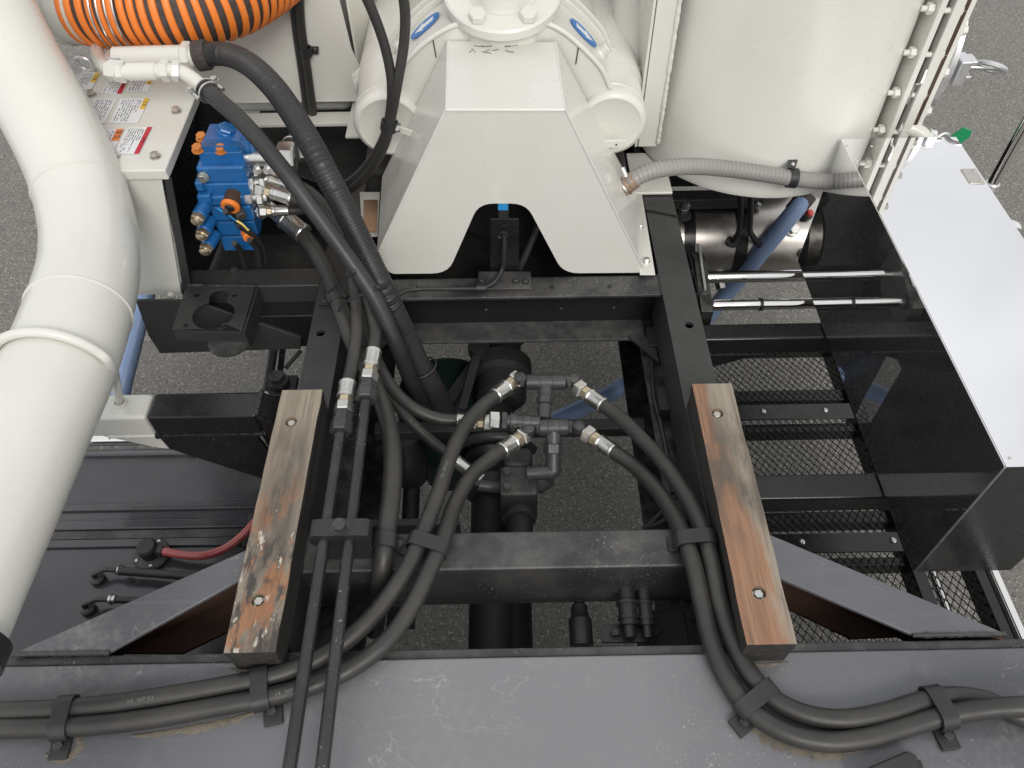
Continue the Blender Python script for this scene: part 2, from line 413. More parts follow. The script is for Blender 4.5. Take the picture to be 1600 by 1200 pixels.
    def mesh(s, name, off):
        me = bpy.data.meshes.new(name); o = V(off)
        me.from_pydata([tuple(p - o) for p in s.v], [], s.f)
        if s.uv:
            seg, m, ln, r = s.uv; uvl = me.uv_layers.new(name='UVMap')
            for poly in me.polygons:
                for li, vi in zip(poly.loop_indices, poly.vertices):
                    uvl.data[li].uv = ((vi % seg) / seg, (vi // seg) / max(1, m - 1) * ln / (2 * math.pi * r))
        return me
def finish(me, mat, ang=38):
    me.materials.append(mat)
    me.polygons.foreach_set('use_smooth', [True] * len(me.polygons))
    me.set_sharp_from_angle(angle=math.radians(ang))
def thing(name, label, cat, loc, group=None):
    o = bpy.data.objects.new(name, None); COL.objects.link(o); o.location = loc; o.empty_display_size = .02
    o['label'] = label; o['category'] = cat
    if group: o['group'] = group
    o['_root'] = 1; return o
def root_loc(o):
    while o.parent: o = o.parent
    return o.location.copy()
def part(parent, name, mb, mat, bev=0.0, ang=38, label=None, kind=None, seg=2):
    me = mb.mesh(name, root_loc(parent)); finish(me, M[mat], ang)
    o = bpy.data.objects.new(name, me); COL.objects.link(o); o.parent = parent
    if bev:
        b = o.modifiers.new('bevel', 'BEVEL'); b.width = bev; b.segments = seg; b.limit_method = 'ANGLE'; b.angle_limit = math.radians(40); b.harden_normals = True
    if label: o['label'] = label
    if kind: o['kind'] = kind
    return o
def solo(name, mb, mat, label, cat, group=None, bev=0.0, ang=38, kind=None):
    c = sum(mb.v, Vector((0, 0, 0))) / len(mb.v)
    c.z = min(p.z for p in mb.v)
    me = mb.mesh(name, c); finish(me, M[mat], ang)
    o = bpy.data.objects.new(name, me); COL.objects.link(o); o.location = c
    if label: o['label'] = label; o['category'] = cat
    if group: o['group'] = group
    if kind: o['kind'] = kind
    if bev:
        b = o.modifiers.new('bevel', 'BEVEL'); b.width = bev; b.segments = 2; b.limit_method = 'ANGLE'; b.angle_limit = math.radians(40); b.harden_normals = True
    return o
# one shared bolt mesh per material: hexagon head on a washer, about 1 unit across
_bolts = {}
def bolt(parent, pos, n, size, mat='zinc', kind='hex', name='bolt'):
    key = (mat, kind)
    if key not in _bolts:
        mb = MB()
        if kind == 'hex':
            mb.cyl((0, 0, 0), (0, 0, .12), .72, 20); mb.hexn((0, 0, .12), (0, 0, .66), 1.0)
        elif kind == 'nut':
            mb.hexn((0, 0, 0), (0, 0, .7), 1.0); mb.cyl((0, 0, .65), (0, 0, 1.3), .3, 12)
        elif kind == 'nutplain':
            mb.hexn((0, 0, 0), (0, 0, .55), 1.0)
        elif kind == 'socket':
            mb.lathe((0, 0, 0), (0, 0, 1), [(0, .62), (.72, .62), (.85, .5), (.85, .3), (.5, .3), (.5, .02)], 18)
        else:
            mb.lathe((0, 0, 0), (0, 0, 1), [(0, .55), (.1, .55), (.3, .4), (.36, .2), (.3, .12), (.3, .02)], 16)
        me = mb.mesh('bolt', (0, 0, 0)); finish(me, M[mat]); _bolts[key] = me
    o = bpy.data.objects.new(name, _bolts[key]); COL.objects.link(o); o.parent = parent
    o.location = V(pos) - root_loc(parent); o.scale = (size,) * 3
    o.rotation_euler = V(n).to_track_quat('Z', 'Y').to_euler(); return o
def circle(c, u, v, r, n=24):
    c = V(c); u = V(u).normalized(); v = V(v).normalized()
    return [c + u * (r * math.cos(2 * math.pi * k / n)) + v * (r * math.sin(2 * math.pi * k / n)) for k in range(n)]
def rounded(poly, r, n=5):
    """round the corners of a 3-D polygon; r may be a list"""
    out = []; m = len(poly); poly = [V(p) for p in poly]
    for i in range(m):
        p = poly[i]; a = poly[i - 1]; b = poly[(i + 1) % m]; rr = r[i] if isinstance(r, (list, tuple)) else r
        if rr <= 0: out.append(p); continue
        da = (a - p); db = (b - p); k = min(rr, da.length * .45, db.length * .45)
        s0 = p + da.normalized() * k; s1 = p + db.normalized() * k
        for j in range(n + 1):
            t = j / n; out.append(s0 * (1 - t) ** 2 + p * (2 * t * (1 - t)) + s1 * t * t)
    return out
def weld(parent, a, b, r=.004, mat='black_clean', name='weld_bead'):
    a = V(a); b = V(b); n = max(6, int((b - a).length / .005)); rnd = random.Random(int(a.x * 1000) + n)
    pts = [a.lerp(b, i / n) for i in range(n + 1)]; rad = [r * (.75 + .5 * rnd.random()) for _ in pts]
    mb = MB(); mb.tube(pts, r, 8, smooth=False, rf=lambda l, t: rad[min(n, int(round(t * n)))])
    return part(parent, name, mb, mat)
def ferrule(parent, a, d, r, length, mat='zinc'):
    """crimped sleeve from a along d"""
    dd, u, v = frame_of(d); a = V(a); seg = 32; mb = MB(); vs = []; fs = []
    prof = [(0, 1.12), (.04, 1.2), (.12, 1.2), (.16, 1.1), (.8, 1.1), (.84, 1.2), (.94, 1.2), (1, .9)]
    for i, (h, q) in enumerate(prof):
        for k in range(seg):
            an = 2 * math.pi * k / seg; rr = r * q * (1 + (.05 if (k // 2) % 2 and 2 < i < 6 else 0)); vs.append(a + dd * (h * length) + (u * math.cos(an) + v * math.sin(an)) * rr)
    for i in range(len(prof) - 1):
        for k in range(seg):
            k2 = (k + 1) % seg; fs.append((i * seg + k, i * seg + k2, (i + 1) * seg + k2, (i + 1) * seg + k))
    fs.append(tuple(reversed(range(seg)))); fs.append(tuple(range((len(prof) - 1) * seg, len(prof) * seg)))
    mb.add(vs, fs); return part(parent, 'ferrule', mb, mat, ang=30)
def end_fitting(parent, a, d, r, flen, nlen=None, nut='zinc', sleeve='zinc', collar=True):
    """ferrule, yellow collar and swivel nut leaving the hose end at a, in direction d"""
    d = V(d).normalized(); a = V(a); nlen = nlen or r * 1.9
    ferrule(parent, a - d * flen * .15, d, r, flen, sleeve)
    b = a + d * flen * .85
    if collar:
        part(parent, 'collar', MB().hexn(b, b + d * r * 1.0, r * 1.75), 'brass'); b = b + d * r * 1.0
    part(parent, 'swivel_nut', MB().hexn(b, b + d * nlen, r * 2.35), nut)
    return b + d * nlen
def hose(name, label, pts, r, mat='rubber', cat='hose', group=None, start=None, end=None, n=8, ribs=None, seg=16):
    """start/end = (ferrule length, nut length)"""
    pts = [V(p) for p in pts]
    t = thing(name, label, cat, min(pts, key=lambda p: p.z), group)
    mb = MB()
    if ribs: mb.ribbed(pts, r, ribs[0], ribs[1], seg, n)
    else: mb.tube(pts, r, seg, n, uv=(mat == 'bluehose'))
    part(t, 'hose_body', mb, mat)
    if start: end_fitting(t, pts[0], pts[0] - smooth_path(pts, n)[1], r, *start)
    if end: end_fitting(t, pts[-1], pts[-1] - smooth_path(pts, n)[-2], r, *end)
    return t
def band(parent, c, d, across, half, r, width=.022, th=.003, mat='rubber_dark', name='band'):
    """stadium-shaped strap round hoses running along d, side by side along 'across'; half = half distance between outer hose centres"""
    c = V(c); d = V(d).normalized(); a = V(across); a = (a - d * a.dot(d)).normalized(); u = d.cross(a)
    def loop(rr):
        pts = []
        for k in range(25):
            an = -math.pi / 2 + math.pi * k / 24; pts.append(c + a * (half + rr * math.cos(an)) + u * (rr * math.sin(an)))
        for k in range(25):
            an = math.pi / 2 + math.pi * k / 24; pts.append(c + a * (-half + rr * math.cos(an)) + u * (rr * math.sin(an)))
        return pts
    o = loop(r + th); i = loop(r)
    mb = MB(); n = len(o); w = d * (width / 2)
    vs = [p - w for p in o] + [p + w for p in o] + [p - w for p in i] + [p + w for p in i]; fs = []
    for k in range(n):
        k2 = (k + 1) % n
        fs += [(k, k2, n + k2, n + k), (2 * n + k2, 2 * n + k, 3 * n + k, 3 * n + k2), (k2, k, 2 * n + k, 2 * n + k2), (n + k, n + k2, 3 * n + k2, 3 * n + k)]
    mb.add(vs, fs); return part(parent, name, mb, mat)
def strap_clamp(label, c, d, across, half, r, foot, footn=(0, 0, 1), group='black strap clamps on the hoses', mat='rubber_dark', width=.024, size=.034, bs=.012):
    t = thing('hose_clamp', label, 'clamp', foot, group)
    band(t, c, d, across, half, r, width, mat=mat)
    f = V(foot); dd = V(d).normalized()
    part(t, 'foot_tab', MB().obox(f + V(footn) * .004, (size * .8, size, .006), dd, footn), mat, .0015)
    e = V(across); e = (e - dd * e.dot(dd)).normalized()
    bolt(t, f + V(footn) * .007, footn, bs, 'fitting'); return t


# survey helpers: where the sight line through a picture point (1600 x 1200) meets a level / an upright plane
def _sight(px, py): return _d + _r * ((px - 800) / F_PX) + _u * ((600 - py) / F_PX)
def P2(px, py, z): k = _sight(px, py); return tuple(k * ((z - CAM_Z) / k.z) + Vector((0, 0, CAM_Z)))
def Q2(px, py, y): k = _sight(px, py); return tuple(k * (y / k.y) + Vector((0, 0, CAM_Z)))

# ================================================================== the ground
g = MB().add([(-14, -10, 0), (14, -10, 0), (14, 18, 0), (-14, 18, 0)], [(0, 1, 2, 3)])
gr = solo('ground', g, 'asphalt', None, None); gr['kind'] = 'structure'

# ================================================================== frame of the truck
RT = 1.05                                    # top of the sub-frame rails
fr = thing('truck_frame', 'black steel truck frame: two long rails joined by cross beams', 'truck frame', (0, .5, .6))
def rail(x0, x1, y0, y1, holes, z0=.93, z1=RT):
    mb = MB(); lo = [(x0, y0, z1 - .008), (x1, y0, z1 - .008), (x1, y1, z1 - .008), (x0, y1, z1 - .008)]
    mb.plate([lo] + [circle((hx, hy, z1 - .008), (1, 0, 0), (0, 1, 0), .009, 16) for hx, hy in holes], (0, 0, .008))
    mb.box((x0, y0, z0), (x0 + .007, y1, z1 - .0085)); mb.box((x1 - .007, y0, z0), (x1, y1, z1 - .0085)); mb.box((x0 + .008, y0, z0), (x1 - .008, y1, z0 + .006))
    return part(fr, 'rail', mb, 'black')
rail(.330, .400, .45, 2.3, [(.372, 1.105)])
rail(-.408, -.343, .45, 1.62, [(-.385, 1.10)])
# heavier chassis rails under them
for x0, x1 in ((.300, .380), (-.385, -.305)):
    mb = MB(); mb.box((x0, .2, .885), (x1, 2.6, .893)); mb.box((x0, .2, .63), (x1, 2.6, .638))
    xa = x1 - .008 if x0 > 0 else x0; mb.box((xa, .2, .639), (xa + .008, 2.6, .884))
    part(fr, 'chassis_rail', mb, 'flaked', .002)
    for yy in (.68, .74, 1.0, 1.06):
        bolt(fr, (x0 + (.03 if x0 > 0 else .05), yy, .893), (0, 0, 1), .016, 'under')
    for yy in (.62, .98, 1.16):
        part(fr, 'spacer_block', MB().box((x0 + .012, yy, .894), (x1 - .012, yy + .06, .929)), 'under', .003)
# middle cross beam
mb = MB(); mb.box((-.350, .571, .925), (.329, .640, 1.046)); part(fr, 'cross_beam', mb, 'black_dusty', .005, seg=3)
mb = MB(); mb.box((-.35, .5735, .905), (.329, .60, .9245)); part(fr, 'beam_flange', mb, 'black', .002)
# upper cross channel, open towards the front
mb = MB(); mb.box((-.342, 1.200, RT - .012), (.329, 1.262, RT - .004)); part(fr, 'channel_flange', mb, 'black_dusty', .002)
mb = MB(); mb.box((-.342, 1.255, .9135), (.329, 1.263, RT - .0125)); part(fr, 'channel_web', mb, 'black_clean')
mb = MB(); mb.box((-.342, 1.196, .905), (.310, 1.262, .913)); part(fr, 'channel_flange', mb, 'cast', .002)
for x in (-.05, .12, .24):
    bolt(fr, (x, 1.2545, .955), (0, -1, 0), .008, 'black', 'pan')
for x in (.005, .075, .2):
    part(fr, 'rivet', MB().cyl((x + .02, 1.228, RT - .0042), (x + .02, 1.228, RT - .002), .005, 12), 'under')
# corner gussets
part(fr, 'gusset', MB().prism([(.27, 1.197, .914), (.329, 1.197, .914), (.329, 1.12, .914)], (0, 0, .008)), 'black_dusty', .001)
part(fr, 'gusset', MB().prism([(-.342, 1.197, .914), (-.27, 1.197, .914), (-.342, 1.10, .914)], (0, 0, .008)), 'black_dusty', .001)
weld(fr, (-.3435, .571, 1.047), (-.3435, .64, 1.047), .0035, 'black'); weld(fr, (.329, .575, 1.048), (.329, .64, 1.048), .0035, 'black')
weld(fr, (.329, 1.20, 1.046), (.329, 1.262, 1.046), .003, 'black')
# joint plate near the top of the right rail
part(fr, 'joint_strip', MB().obox((.358, 1.47, RT + .002), (.004, .085, .003), (.35, 1, 0)), 'black_clean')
# side skirts hanging under the rails
for y0, y1, zb in ((.452, 1.389, .22), (1.39, 1.48, .56), (1.481, 2.3, .22)): part(fr, 'side_skirt', MB().box((.404, y0, zb), (.41, y1, .845)), 'black_clean')
# slim inner tie bar between the chassis rails
mb = MB(); mb.box((-.30, 1.005, .80), (.299, 1.035, .83)); part(fr, 'tie_bar', mb, 'under', .003)
mb = MB(); mb.box((-.30, .735, .83), (-.1, .752, .90)); part(fr, 'tie_bar', mb, 'black', .003)

# deck plate in the foreground
dk = thing('deck_plate', 'wide scuffed grey steel deck plate across the foreground', 'deck', (0, .2, .95))
mb = MB(); mb.box((-1.22, -1.6, 1.012), (1.22, .428, 1.046)); part(dk, 'plate', mb, 'deck', .004, seg=3)  # near end runs on unseen behind the camera to keep light off the ground
mb = MB(); mb.box((-1.22, .4285, .90), (1.22, .444, 1.040)); part(dk, 'edge_flange', mb, 'black_dusty', .003)
for sx in (-1, 1): part(dk, 'splash_panel', MB().box((sx * .46, .4287, .38), (sx * 1.22, .4436, .8995)), 'black_clean')
# diagonal braces at both ends
def brace(pts_top, pts_low, label):
    t = thing('diagonal_brace', label, 'brace', (pts_top[0][0], pts_top[0][1], .95))
    part(t, 'top_flange', MB().prism(pts_top, (0, 0, -.008)), 'deck', .002)
    part(t, 'bottom_flange', MB().prism(pts_low, (0, 0, -.008)), 'rust', .001)
    a, b = V(pts_top[3]), V(pts_top[0])
    part(t, 'web', MB().prism([a + V((0, -.004, -.0085)), b + V((0, -.004, -.0085)), b + V((0, -.004, -.13)), a + V((0, -.004, -.13))], (0, -.006, 0)), 'rust')
    weld(t, V(pts_top[0]) + V((0, -.002, 0)), V(pts_top[1]) + V((0, -.002, 0)), .004, 'black'); return t
brace([(-0.759, 0.4459, 1.048), (-0.612, 0.4461, 1.048), (-0.425, 0.568, 1.048), (-0.4249, 0.6206, 1.048)],
      [(-0.7855, 0.4921, 0.925), (-0.5546, 0.4889, 0.925), (-0.413, 0.5647, 0.925), (-0.4304, 0.6624, 0.925)], 'grey diagonal brace running from the deck to the stained wood block')
brace([(0.7484, 0.4496, 1.048), (0.6069, 0.4502, 1.048), (0.4198, 0.5494, 1.048), (0.4228, 0.6275, 1.048)],
      [(0.752, 0.4974, 0.925), (0.5671, 0.4932, 0.925), (0.4337, 0.5721, 0.925), (0.4553, 0.6706, 0.925)], 'grey diagonal brace beside the steel mesh platform')

# ================================================================== wooden blocks
def wood_block(label, x0, x1, y0, y1, mat, holes):
    t = thing('wooden_block', label, 'wood block', ((x0 + x1) / 2, (y0 + y1) / 2, RT), 'wooden blocks on the rails')
    z0, z1 = RT + .002, 1.118; mb = MB()
    nx, ny = 3, 14; rnd = random.Random(int(x0 * 1000))
    out = []
    for i in range(ny): out.append((x0 + rnd.uniform(-.0008, .0008), y0 + (y1 - y0) * i / ny, z1))
    out.append((x0, y1, z1))
    for i in range(ny): out.append((x1 + rnd.uniform(-.0012, .0008), y1 - (y1 - y0) * i / ny, z1))
    out.append((x1, y0, z1))
    out = list(reversed(out))
    mb.plate([out] + [circle((hx, hy, z1), (1, 0, 0), (0, 1, 0), .0105, 24) for hx, hy in holes], (0, 0, -.02))
    mb.box((x0 + .0016, y0 + .0006, z0), (x1 - .0016, y1 - .0006, z1 - .0198))
    part(t, 'timber', mb, mat)
    for hx, hy in holes:
        part(t, 'counterbore', MB().lathe((hx, hy, z1 - .0005), (0, 0, -1), [(0, .01045), (.0105, .0103), (.0106, .001)], 24, closed=False), 'wood_plain')
        bolt(t, (hx, hy, z1 - .0112), (0, 0, 1), .0125, 'zinc' if x0 > 0 and hy < .6 else 'copper' if False else 'steel')
    return t
wood_block('stained wooden block with rust and peeling paint, near the white pipe', -.413, -.339, .414, .895, 'wood_l', [(-.3845, .823), (-.379, .493)])
wood_block('orange-brown wooden block beside the steel mesh platform', .331, .403, .412, .893, 'wood_r', [(.3655, .826), (.3660, .490)])

# ================================================================== platform on the right: outriggers, steel mesh, tubes
ZB = .852
def outrigger(label, y0, y1, xr, gx):
    t = thing('outrigger_beam', label, 'beam', (.6, y0, ZB - .06), 'black outrigger beams on the right')
    part(t, 'square_tube', MB().box((.385, y0, ZB - .055), (xr, y1, ZB)), 'black_clean', .007, seg=4)
    part(t, 'gusset', MB().prism([(.40, y0 + .006, ZB - .0555), (gx, y0 + .006, ZB - .0555), (gx - .015, y0 + .006, ZB - .066), (.40, y0 + .006, ZB - .15)], (0, .008, 0)), 'black_clean', .001)
    weld(t, (.40, y0 + .002, ZB - .058), (gx, y0 + .002, ZB - .058), .004, 'black_clean')
    return t
outrigger('far black outrigger beam passing under the mirror-steel box', 1.245, 1.298, 1.02, .62)
outrigger('near black outrigger beam between the wood block and the mirror-steel box', .808, .868, 1.02, .60)

mp = thing('mesh_platform', 'black expanded steel mesh platform seen over the asphalt', 'platform', (.8, 1.1, .35))
ZM = .40
def expanded(x0, x1, y0, y1, wx, wy):
    mb = MB(); nx = int((x1 - x0) / wx); ny = int((y1 - y0) / wy); w = .0019; h = .003
    for j in range(ny + 1):
        base = y0 + j * wy; vs = []; fs = []
        for i in range(2 * nx + 1):
            x = x0 + i * wx / 2; up = ((i + j) % 2 == 0); y = base + (wy * .5 if up else -wy * .5); z = ZM + (.0015 if up else -.0015)
            vs += [V((x, y - w, z)), V((x, y, z + h)), V((x, y + w, z))]
        for i in range(2 * nx):
            a = i * 3; b = a + 3; fs += [(a, a + 1, b + 1, b), (a + 1, a + 2, b + 2, b + 1), (a + 2, a, b, b + 2)]
        mb.add([p for p in vs], fs)
    return mb
part(mp, 'expanded_mesh', expanded(.46, 1.178, .60, 1.67, .0205, .0148), 'black_clean', kind='stuff')
for y0, y1, z0, z1 in ((1.415, 1.455, -.05, -.006), (1.302, 1.33, -.05, -.006), (1.005, 1.04, -.05, -.006), (.880, .905, -.05, -.006), (1.62, 1.66, -.05, -.006), (.60, .64, -.05, -.006)):
    part(mp, 'under_bar', MB().box((.46, y0, ZM + z0), (.994, y1, ZM + z1)), 'black', .002)
part(mp, 'frame_bar', MB().box((.995, .58, ZM - .05), (1.028, 1.68, ZM + .012)), 'black_clean', .003)
for y, xs in ((1.334, (.735, .915)), (.912, (.741, .975))):
    part(mp, 'cover_strip', MB().box((.50, y, ZM + .006), (.994, y + .055, ZM + .011)), 'black_clean', .0015)
    for x in xs: bolt(mp, (x, y + .030, ZM + .011), (0, 0, 1), .016, 'zinc', 'pan', 'screw')
part(mp, 'edge_angle', MB().box((1.150, .50, ZM - .05), (1.158, 1.72, ZM + .012)), 'black_clean', .002)
part(mp, 'side_bar', MB().box((1.1585, .50, ZM - .05), (1.182, 1.72, ZM + .004)), 'black_clean', .003)
mb = MB(); mb.tube([(1.085, .50, ZM - .06), (1.085, 1.72, ZM - .06)], .012, 14, smooth=False); part(mp, 'chrome_stay', mb, 'chrome')
mb = MB(); mb.tube([(1.199, .40, ZM + .0), (1.199, 1.80, ZM + .0)], .016, 16, smooth=False); part(mp, 'chrome_edge_trim', mb, 'chrome')

# bolts and lug on the outside of the right rail (dark, in the shade)
t = thing('spring_lug', 'dark bolted lug beside the orange-brown wood block', 'bracket', (.46, .83, .85))
part(t, 'lug', MB().box((.402, .78, .80), (.45, .86, .86)), 'under', .004); part(t, 'pin', MB().cyl((.445, .815, .80), (.445, .815, .905), .013, 16, ch=.002), 'fitting')
bolt(t, (.445, .815, .905), (0, 0, 1), .02, 'fitting')

# grab tubes
ZT = .822
t = thing('grab_tube', 'far polished tube running into the mirror-steel box', 'tube', (.6, 1.493, ZT), 'polished grab tubes')
part(t, 'tube_body', MB().cyl((.50, 1.493, ZT), (1.0, 1.493, ZT), .0155, 24), 'chrome')
t = thing('grab_tube', 'near polished tube with a black ring, below the other one', 'tube', (.6, 1.39, ZT), 'polished grab tubes')
part(t, 'tube_body', MB().cyl((.50, 1.39, ZT), (1.0, 1.39, ZT), .0135, 24), 'chrome')
part(t, 'rubber_ring', MB().cyl((.632, 1.39, ZT), (.639, 1.39, ZT), .0165, 24), 'rubber_dark')
part(t, 'end_collar', MB().cyl((.506, 1.39, ZT), (.514, 1.39, ZT), .017, 20), 'rubber_dark')
t = thing('tube_bracket', 'black channel bracket with a rough end plate holding the polished tubes', 'bracket', (.47, 1.42, .75))
mb = MB(); mb.box((.411, 1.35, .78), (.462, 1.355, .90)); mb.box((.4111, 1.3555, .78), (.416, 1.50, .90)); mb.box((.457, 1.3555, .78), (.462, 1.50, .90)); mb.box((.4112, 1.5005, .78), (.462, 1.505, .90))
part(t, 'channel', mb, 'black_clean')
ep = [(.475, 1.345, .76), (.475, 1.345, .845), (.475, 1.43, .865), (.475, 1.50, .885), (.475, 1.535, .872), (.475, 1.545, .80), (.475, 1.50, .76)]
part(t, 'end_plate', MB().prism(ep, (.030, .0, .0)), 'flaked', .001)
part(t, 'end_plate_edge', MB().tube([(.490, 1.40, .866), (.490, 1.46, .880), (.490, 1.50, .893), (.490, 1.54, .892)], .004, 8, smooth=False), 'alu')
bolt(t, (.44, 1.47, .86), (0, -1, .4), .014, 'zinc')

# mirror-polished box
t = thing('storage_box', 'mirror-polished stainless steel box with a white sky reflection', 'storage box', (.87, 1.08, .855))
bx0, bx1, by0, by1, bz0, bz1 = .75, 1.005, .642, 1.512, .858, 1.212
part(t, 'side_panel', MB().box((bx0, by0, bz0), (bx0 + .0025, by1, bz1)), 'mirror')
part(t, 'side_panel', MB().box((bx1 - .0025, by0 + .003, bz0), (bx1, by1 - .003, bz1 - .003)), 'mirror')
part(t, 'end_panel', MB().box((bx0 + .003, by0 + .0005, bz0), (bx1 - .003, by0 + .003, bz1 - .003)), 'mirror')
part(t, 'end_panel', MB().box((bx0 + .003, by1 - .003, bz0), (bx1 - .003, by1 - .0005, bz1 - .003)), 'mirror')
part(t, 'lid', MB().box((bx0 + .001, by0 - .001, bz1), (bx1, by1, bz1 + .0025)), 'mirror')
part(t, 'corner_edge', MB().cyl((bx0 + .0005, by0 + .0002, bz0), (bx0 + .0005, by0 + .0002, bz1), .0016, 8), 'alu')
part(t, 'bottom_panel', MB().box((bx0 + .004, by0 + .004, bz0 + .001), (bx1 - .004, by1 - .004, bz0 + .003)), 'steel')
for q in ((0.9841, 1.3659, 1.216),):
    part(t, 'hinge', MB().box((q[0] - .016, q[1] - .026, bz1 + .0026), (q[0] + .016, q[1] + .026, bz1 + .0045)), 'steel', .001)
    for sx in (-1, 1):
        for sy in (-1, 1): bolt(t, (q[0] + sx * .010, q[1] + sy * .018, bz1 + .0045), (0, 0, 1), .0055, 'steel', 'pan', 'rivet')
for q in ((0.7524, 1.4839, 1.215), (0.8071, 1.4823, 1.215), (0.9246, 1.4791, 1.215), (0.7625, 0.6564, 1.215)):
    bolt(t, (q[0], q[1], bz1 + .0022), (0, 0, 1), .0055, 'steel', 'pan', 'rivet')

# chrome rails at the far right edge
t = thing('handrail_tube', 'slanting polished handrail tube at the far right over asphalt', 'handrail', (1.2, 1.6, .8))
mb = MB(); mb.tube([(1.1749, 1.55, 1.0496), (1.174, 1.55, 1.1686), (1.1764, 1.55, 1.3186)], .013, 16, smooth=False); part(t, 'tube_body', mb, 'chrome')
part(t, 'end_collar', MB().cyl((1.1753, 1.55, 1.0421), (1.175, 1.55, 1.0626), .017, 16, ch=.002), 'alu')
t = thing('handrail_bar', 'short level polished bar beside the mirror lid at the far right', 'handrail', (1.2455, 1.4693, 1))
mb = MB(); y_ = (1.1844, 1.4708, 1)[1]; mb.tube([(1.006, y_, 1.0), (1.20, y_, 1.0), (1.235, y_, .985), (1.245, y_, .95), (1.245, y_, .60), (1.235, y_, .42), (1.20, y_, .40)], .013, 16, 5); part(t, 'bar', mb, 'chrome')
mb = MB(); y2_ = (1.2128, 1.4421, 0.98)[1]; mb.tube([(1.006, y2_, .98), (1.232, y2_ + .02, .98), (1.243, y_, .96)], .009, 12, smooth=False); part(t, 'lower_bar', mb, 'chrome')

# ================================================================== blower cover
HY = 1.264
t = thing('blower_cover', 'cream white sheet steel cover with an arched cut-out, in the middle', 'cover', (0, 1.3, 1.05))
front = [(-0.1047, 1.264, 1.4509), (0.1071, 1.264, 1.4472), (0.3007, 1.264, 1.0513), (0.1215, 1.264, 1.0534), (0.0394, 1.264, 1.2418), (-0.055, 1.264, 1.2437), (-0.1295, 1.264, 1.059), (-0.2546, 1.264, 1.0599), (-0.276, 1.264, 1.115)]
front = rounded(front, [0, 0, 0, .035, .03, .03, .035, .012, 0])
part(t, 'front_panel', MB().prism(front, (0, .003, 0)), 'white')
a0, a1 = V((-0.1047, 1.264, 1.4509)), V((0.1071, 1.264, 1.4472)); b0, b1 = V((-.1106, 1.512, 1.452)), V((.1030, 1.503, 1.450))
part(t, 'top_panel', MB().prism([a0 + V((0, -.0005, .0006)), a1 + V((0, -.0005, .0006)), b1, b0], (0, 0, -.003)), 'white')
c1 = V((0.3007, 1.264, 1.0513)); c0 = V((-0.276, 1.264, 1.115))
part(t, 'side_panel', MB().prism([a1 + V((.0006, .001, 0)), c1 + V((.0006, .001, 0)), c1 + V((.006, .235, .03)), b1 + V((.0006, 0, 0))], (-.003, 0, 0)), 'white')
part(t, 'side_panel', MB().prism([a0 + V((-.0006, .001, 0)), c0 + V((-.0006, .001, 0)), c0 + V((-.006, .235, .03)), b0 + V((-.0006, 0, 0))], (.003, 0, 0)), 'white')
# mounting flange with two bolts on the right rail, a smaller one on the left
mb = MB(); mb.hexa([(0.2883, 1.2553, 1.052), (0.3217, 1.2545, 1.052), (0.3277, 1.5441, 1.052), (0.2799, 1.5453, 1.052), (0.2871, 1.2499, 1.057), (0.3203, 1.2491, 1.057), (0.3262, 1.5374, 1.057), (0.2787, 1.5387, 1.057)])
part(t, 'mounting_flange', mb, 'white', .001)
bolt(t, (0.3065, 1.4112, 1.057), (0, 0, 1), .012); bolt(t, (0.3066, 1.2949, 1.057), (0, 0, 1), .012)
mb = MB(); mb.hexa([(-0.3293, 1.3898, 1.06), (-0.2942, 1.3889, 1.06), (-0.3038, 1.5551, 1.06), (-0.3533, 1.5564, 1.06), (-0.3278, 1.3837, 1.065), (-0.2929, 1.3828, 1.065), (-0.3024, 1.5483, 1.065), (-0.3517, 1.5496, 1.065)])
part(t, 'mounting_flange', mb, 'white_dull', .001)
mb = MB(); mb.hexa([(-0.3262, 1.3992, 1.067), (-0.297, 1.3984, 1.067), (-0.3052, 1.516, 1.067), (-0.3387, 1.5169, 1.067), (-0.3257, 1.3967, 1.069), (-0.2965, 1.396, 1.069), (-0.3047, 1.5134, 1.069), (-0.3381, 1.5143, 1.069)])
part(t, 'worn_patch', mb, 'copper')
# scuffed seam marks along the back of the top panel and fold lines
part(t, 'fold_gap', MB().tube([a0 + V((0, -.002, -.002)), a1 + V((0, -.002, -.002))], .0007, 6, smooth=False), 'white_dull')
def edge_strip(p, q, w): return MB().tube([p, q], w, 6, smooth=False)  # thin straight tube laid along an edge
for e0, e1 in ((a0, a1), (a1 + V((.0, .001, 0)), c1), (a0 + V((0, .001, 0)), c0), (a1, b1), (a0, b0)):
    part(t, 'rounded_fold', MB().tube([e0 + V((0, .0015, -.0012)), e1 + V((0, .0015, -.0012))], .0028, 10, smooth=False), 'white')
part(t, 'corner_seam', edge_strip(a1 + V((.001, -.001, 0)), c1 + V((.001, -.001, 0)), .0009), 'white_dull')
part_m = MB()
for k in range(11):
    x = -.085 + random.random() * .15; y = 1.462 + random.random() * .038; q = [V((x, y, 1.4517))]; an = random.uniform(-.9, .9)
    for _ in range(random.choice((3, 4, 5))):
        an += random.uniform(-.8, .8); q.append(q[-1] + V((math.cos(an), math.sin(an) * .7, 0)) * random.uniform(.003, .007))
    q = [V((p.x, min(p.y, 1.501), p.z)) for p in q]
    part_m.tube(q, .0006, 5, 2)
part(t, 'scuff_marks', part_m, 'print', kind='stuff')

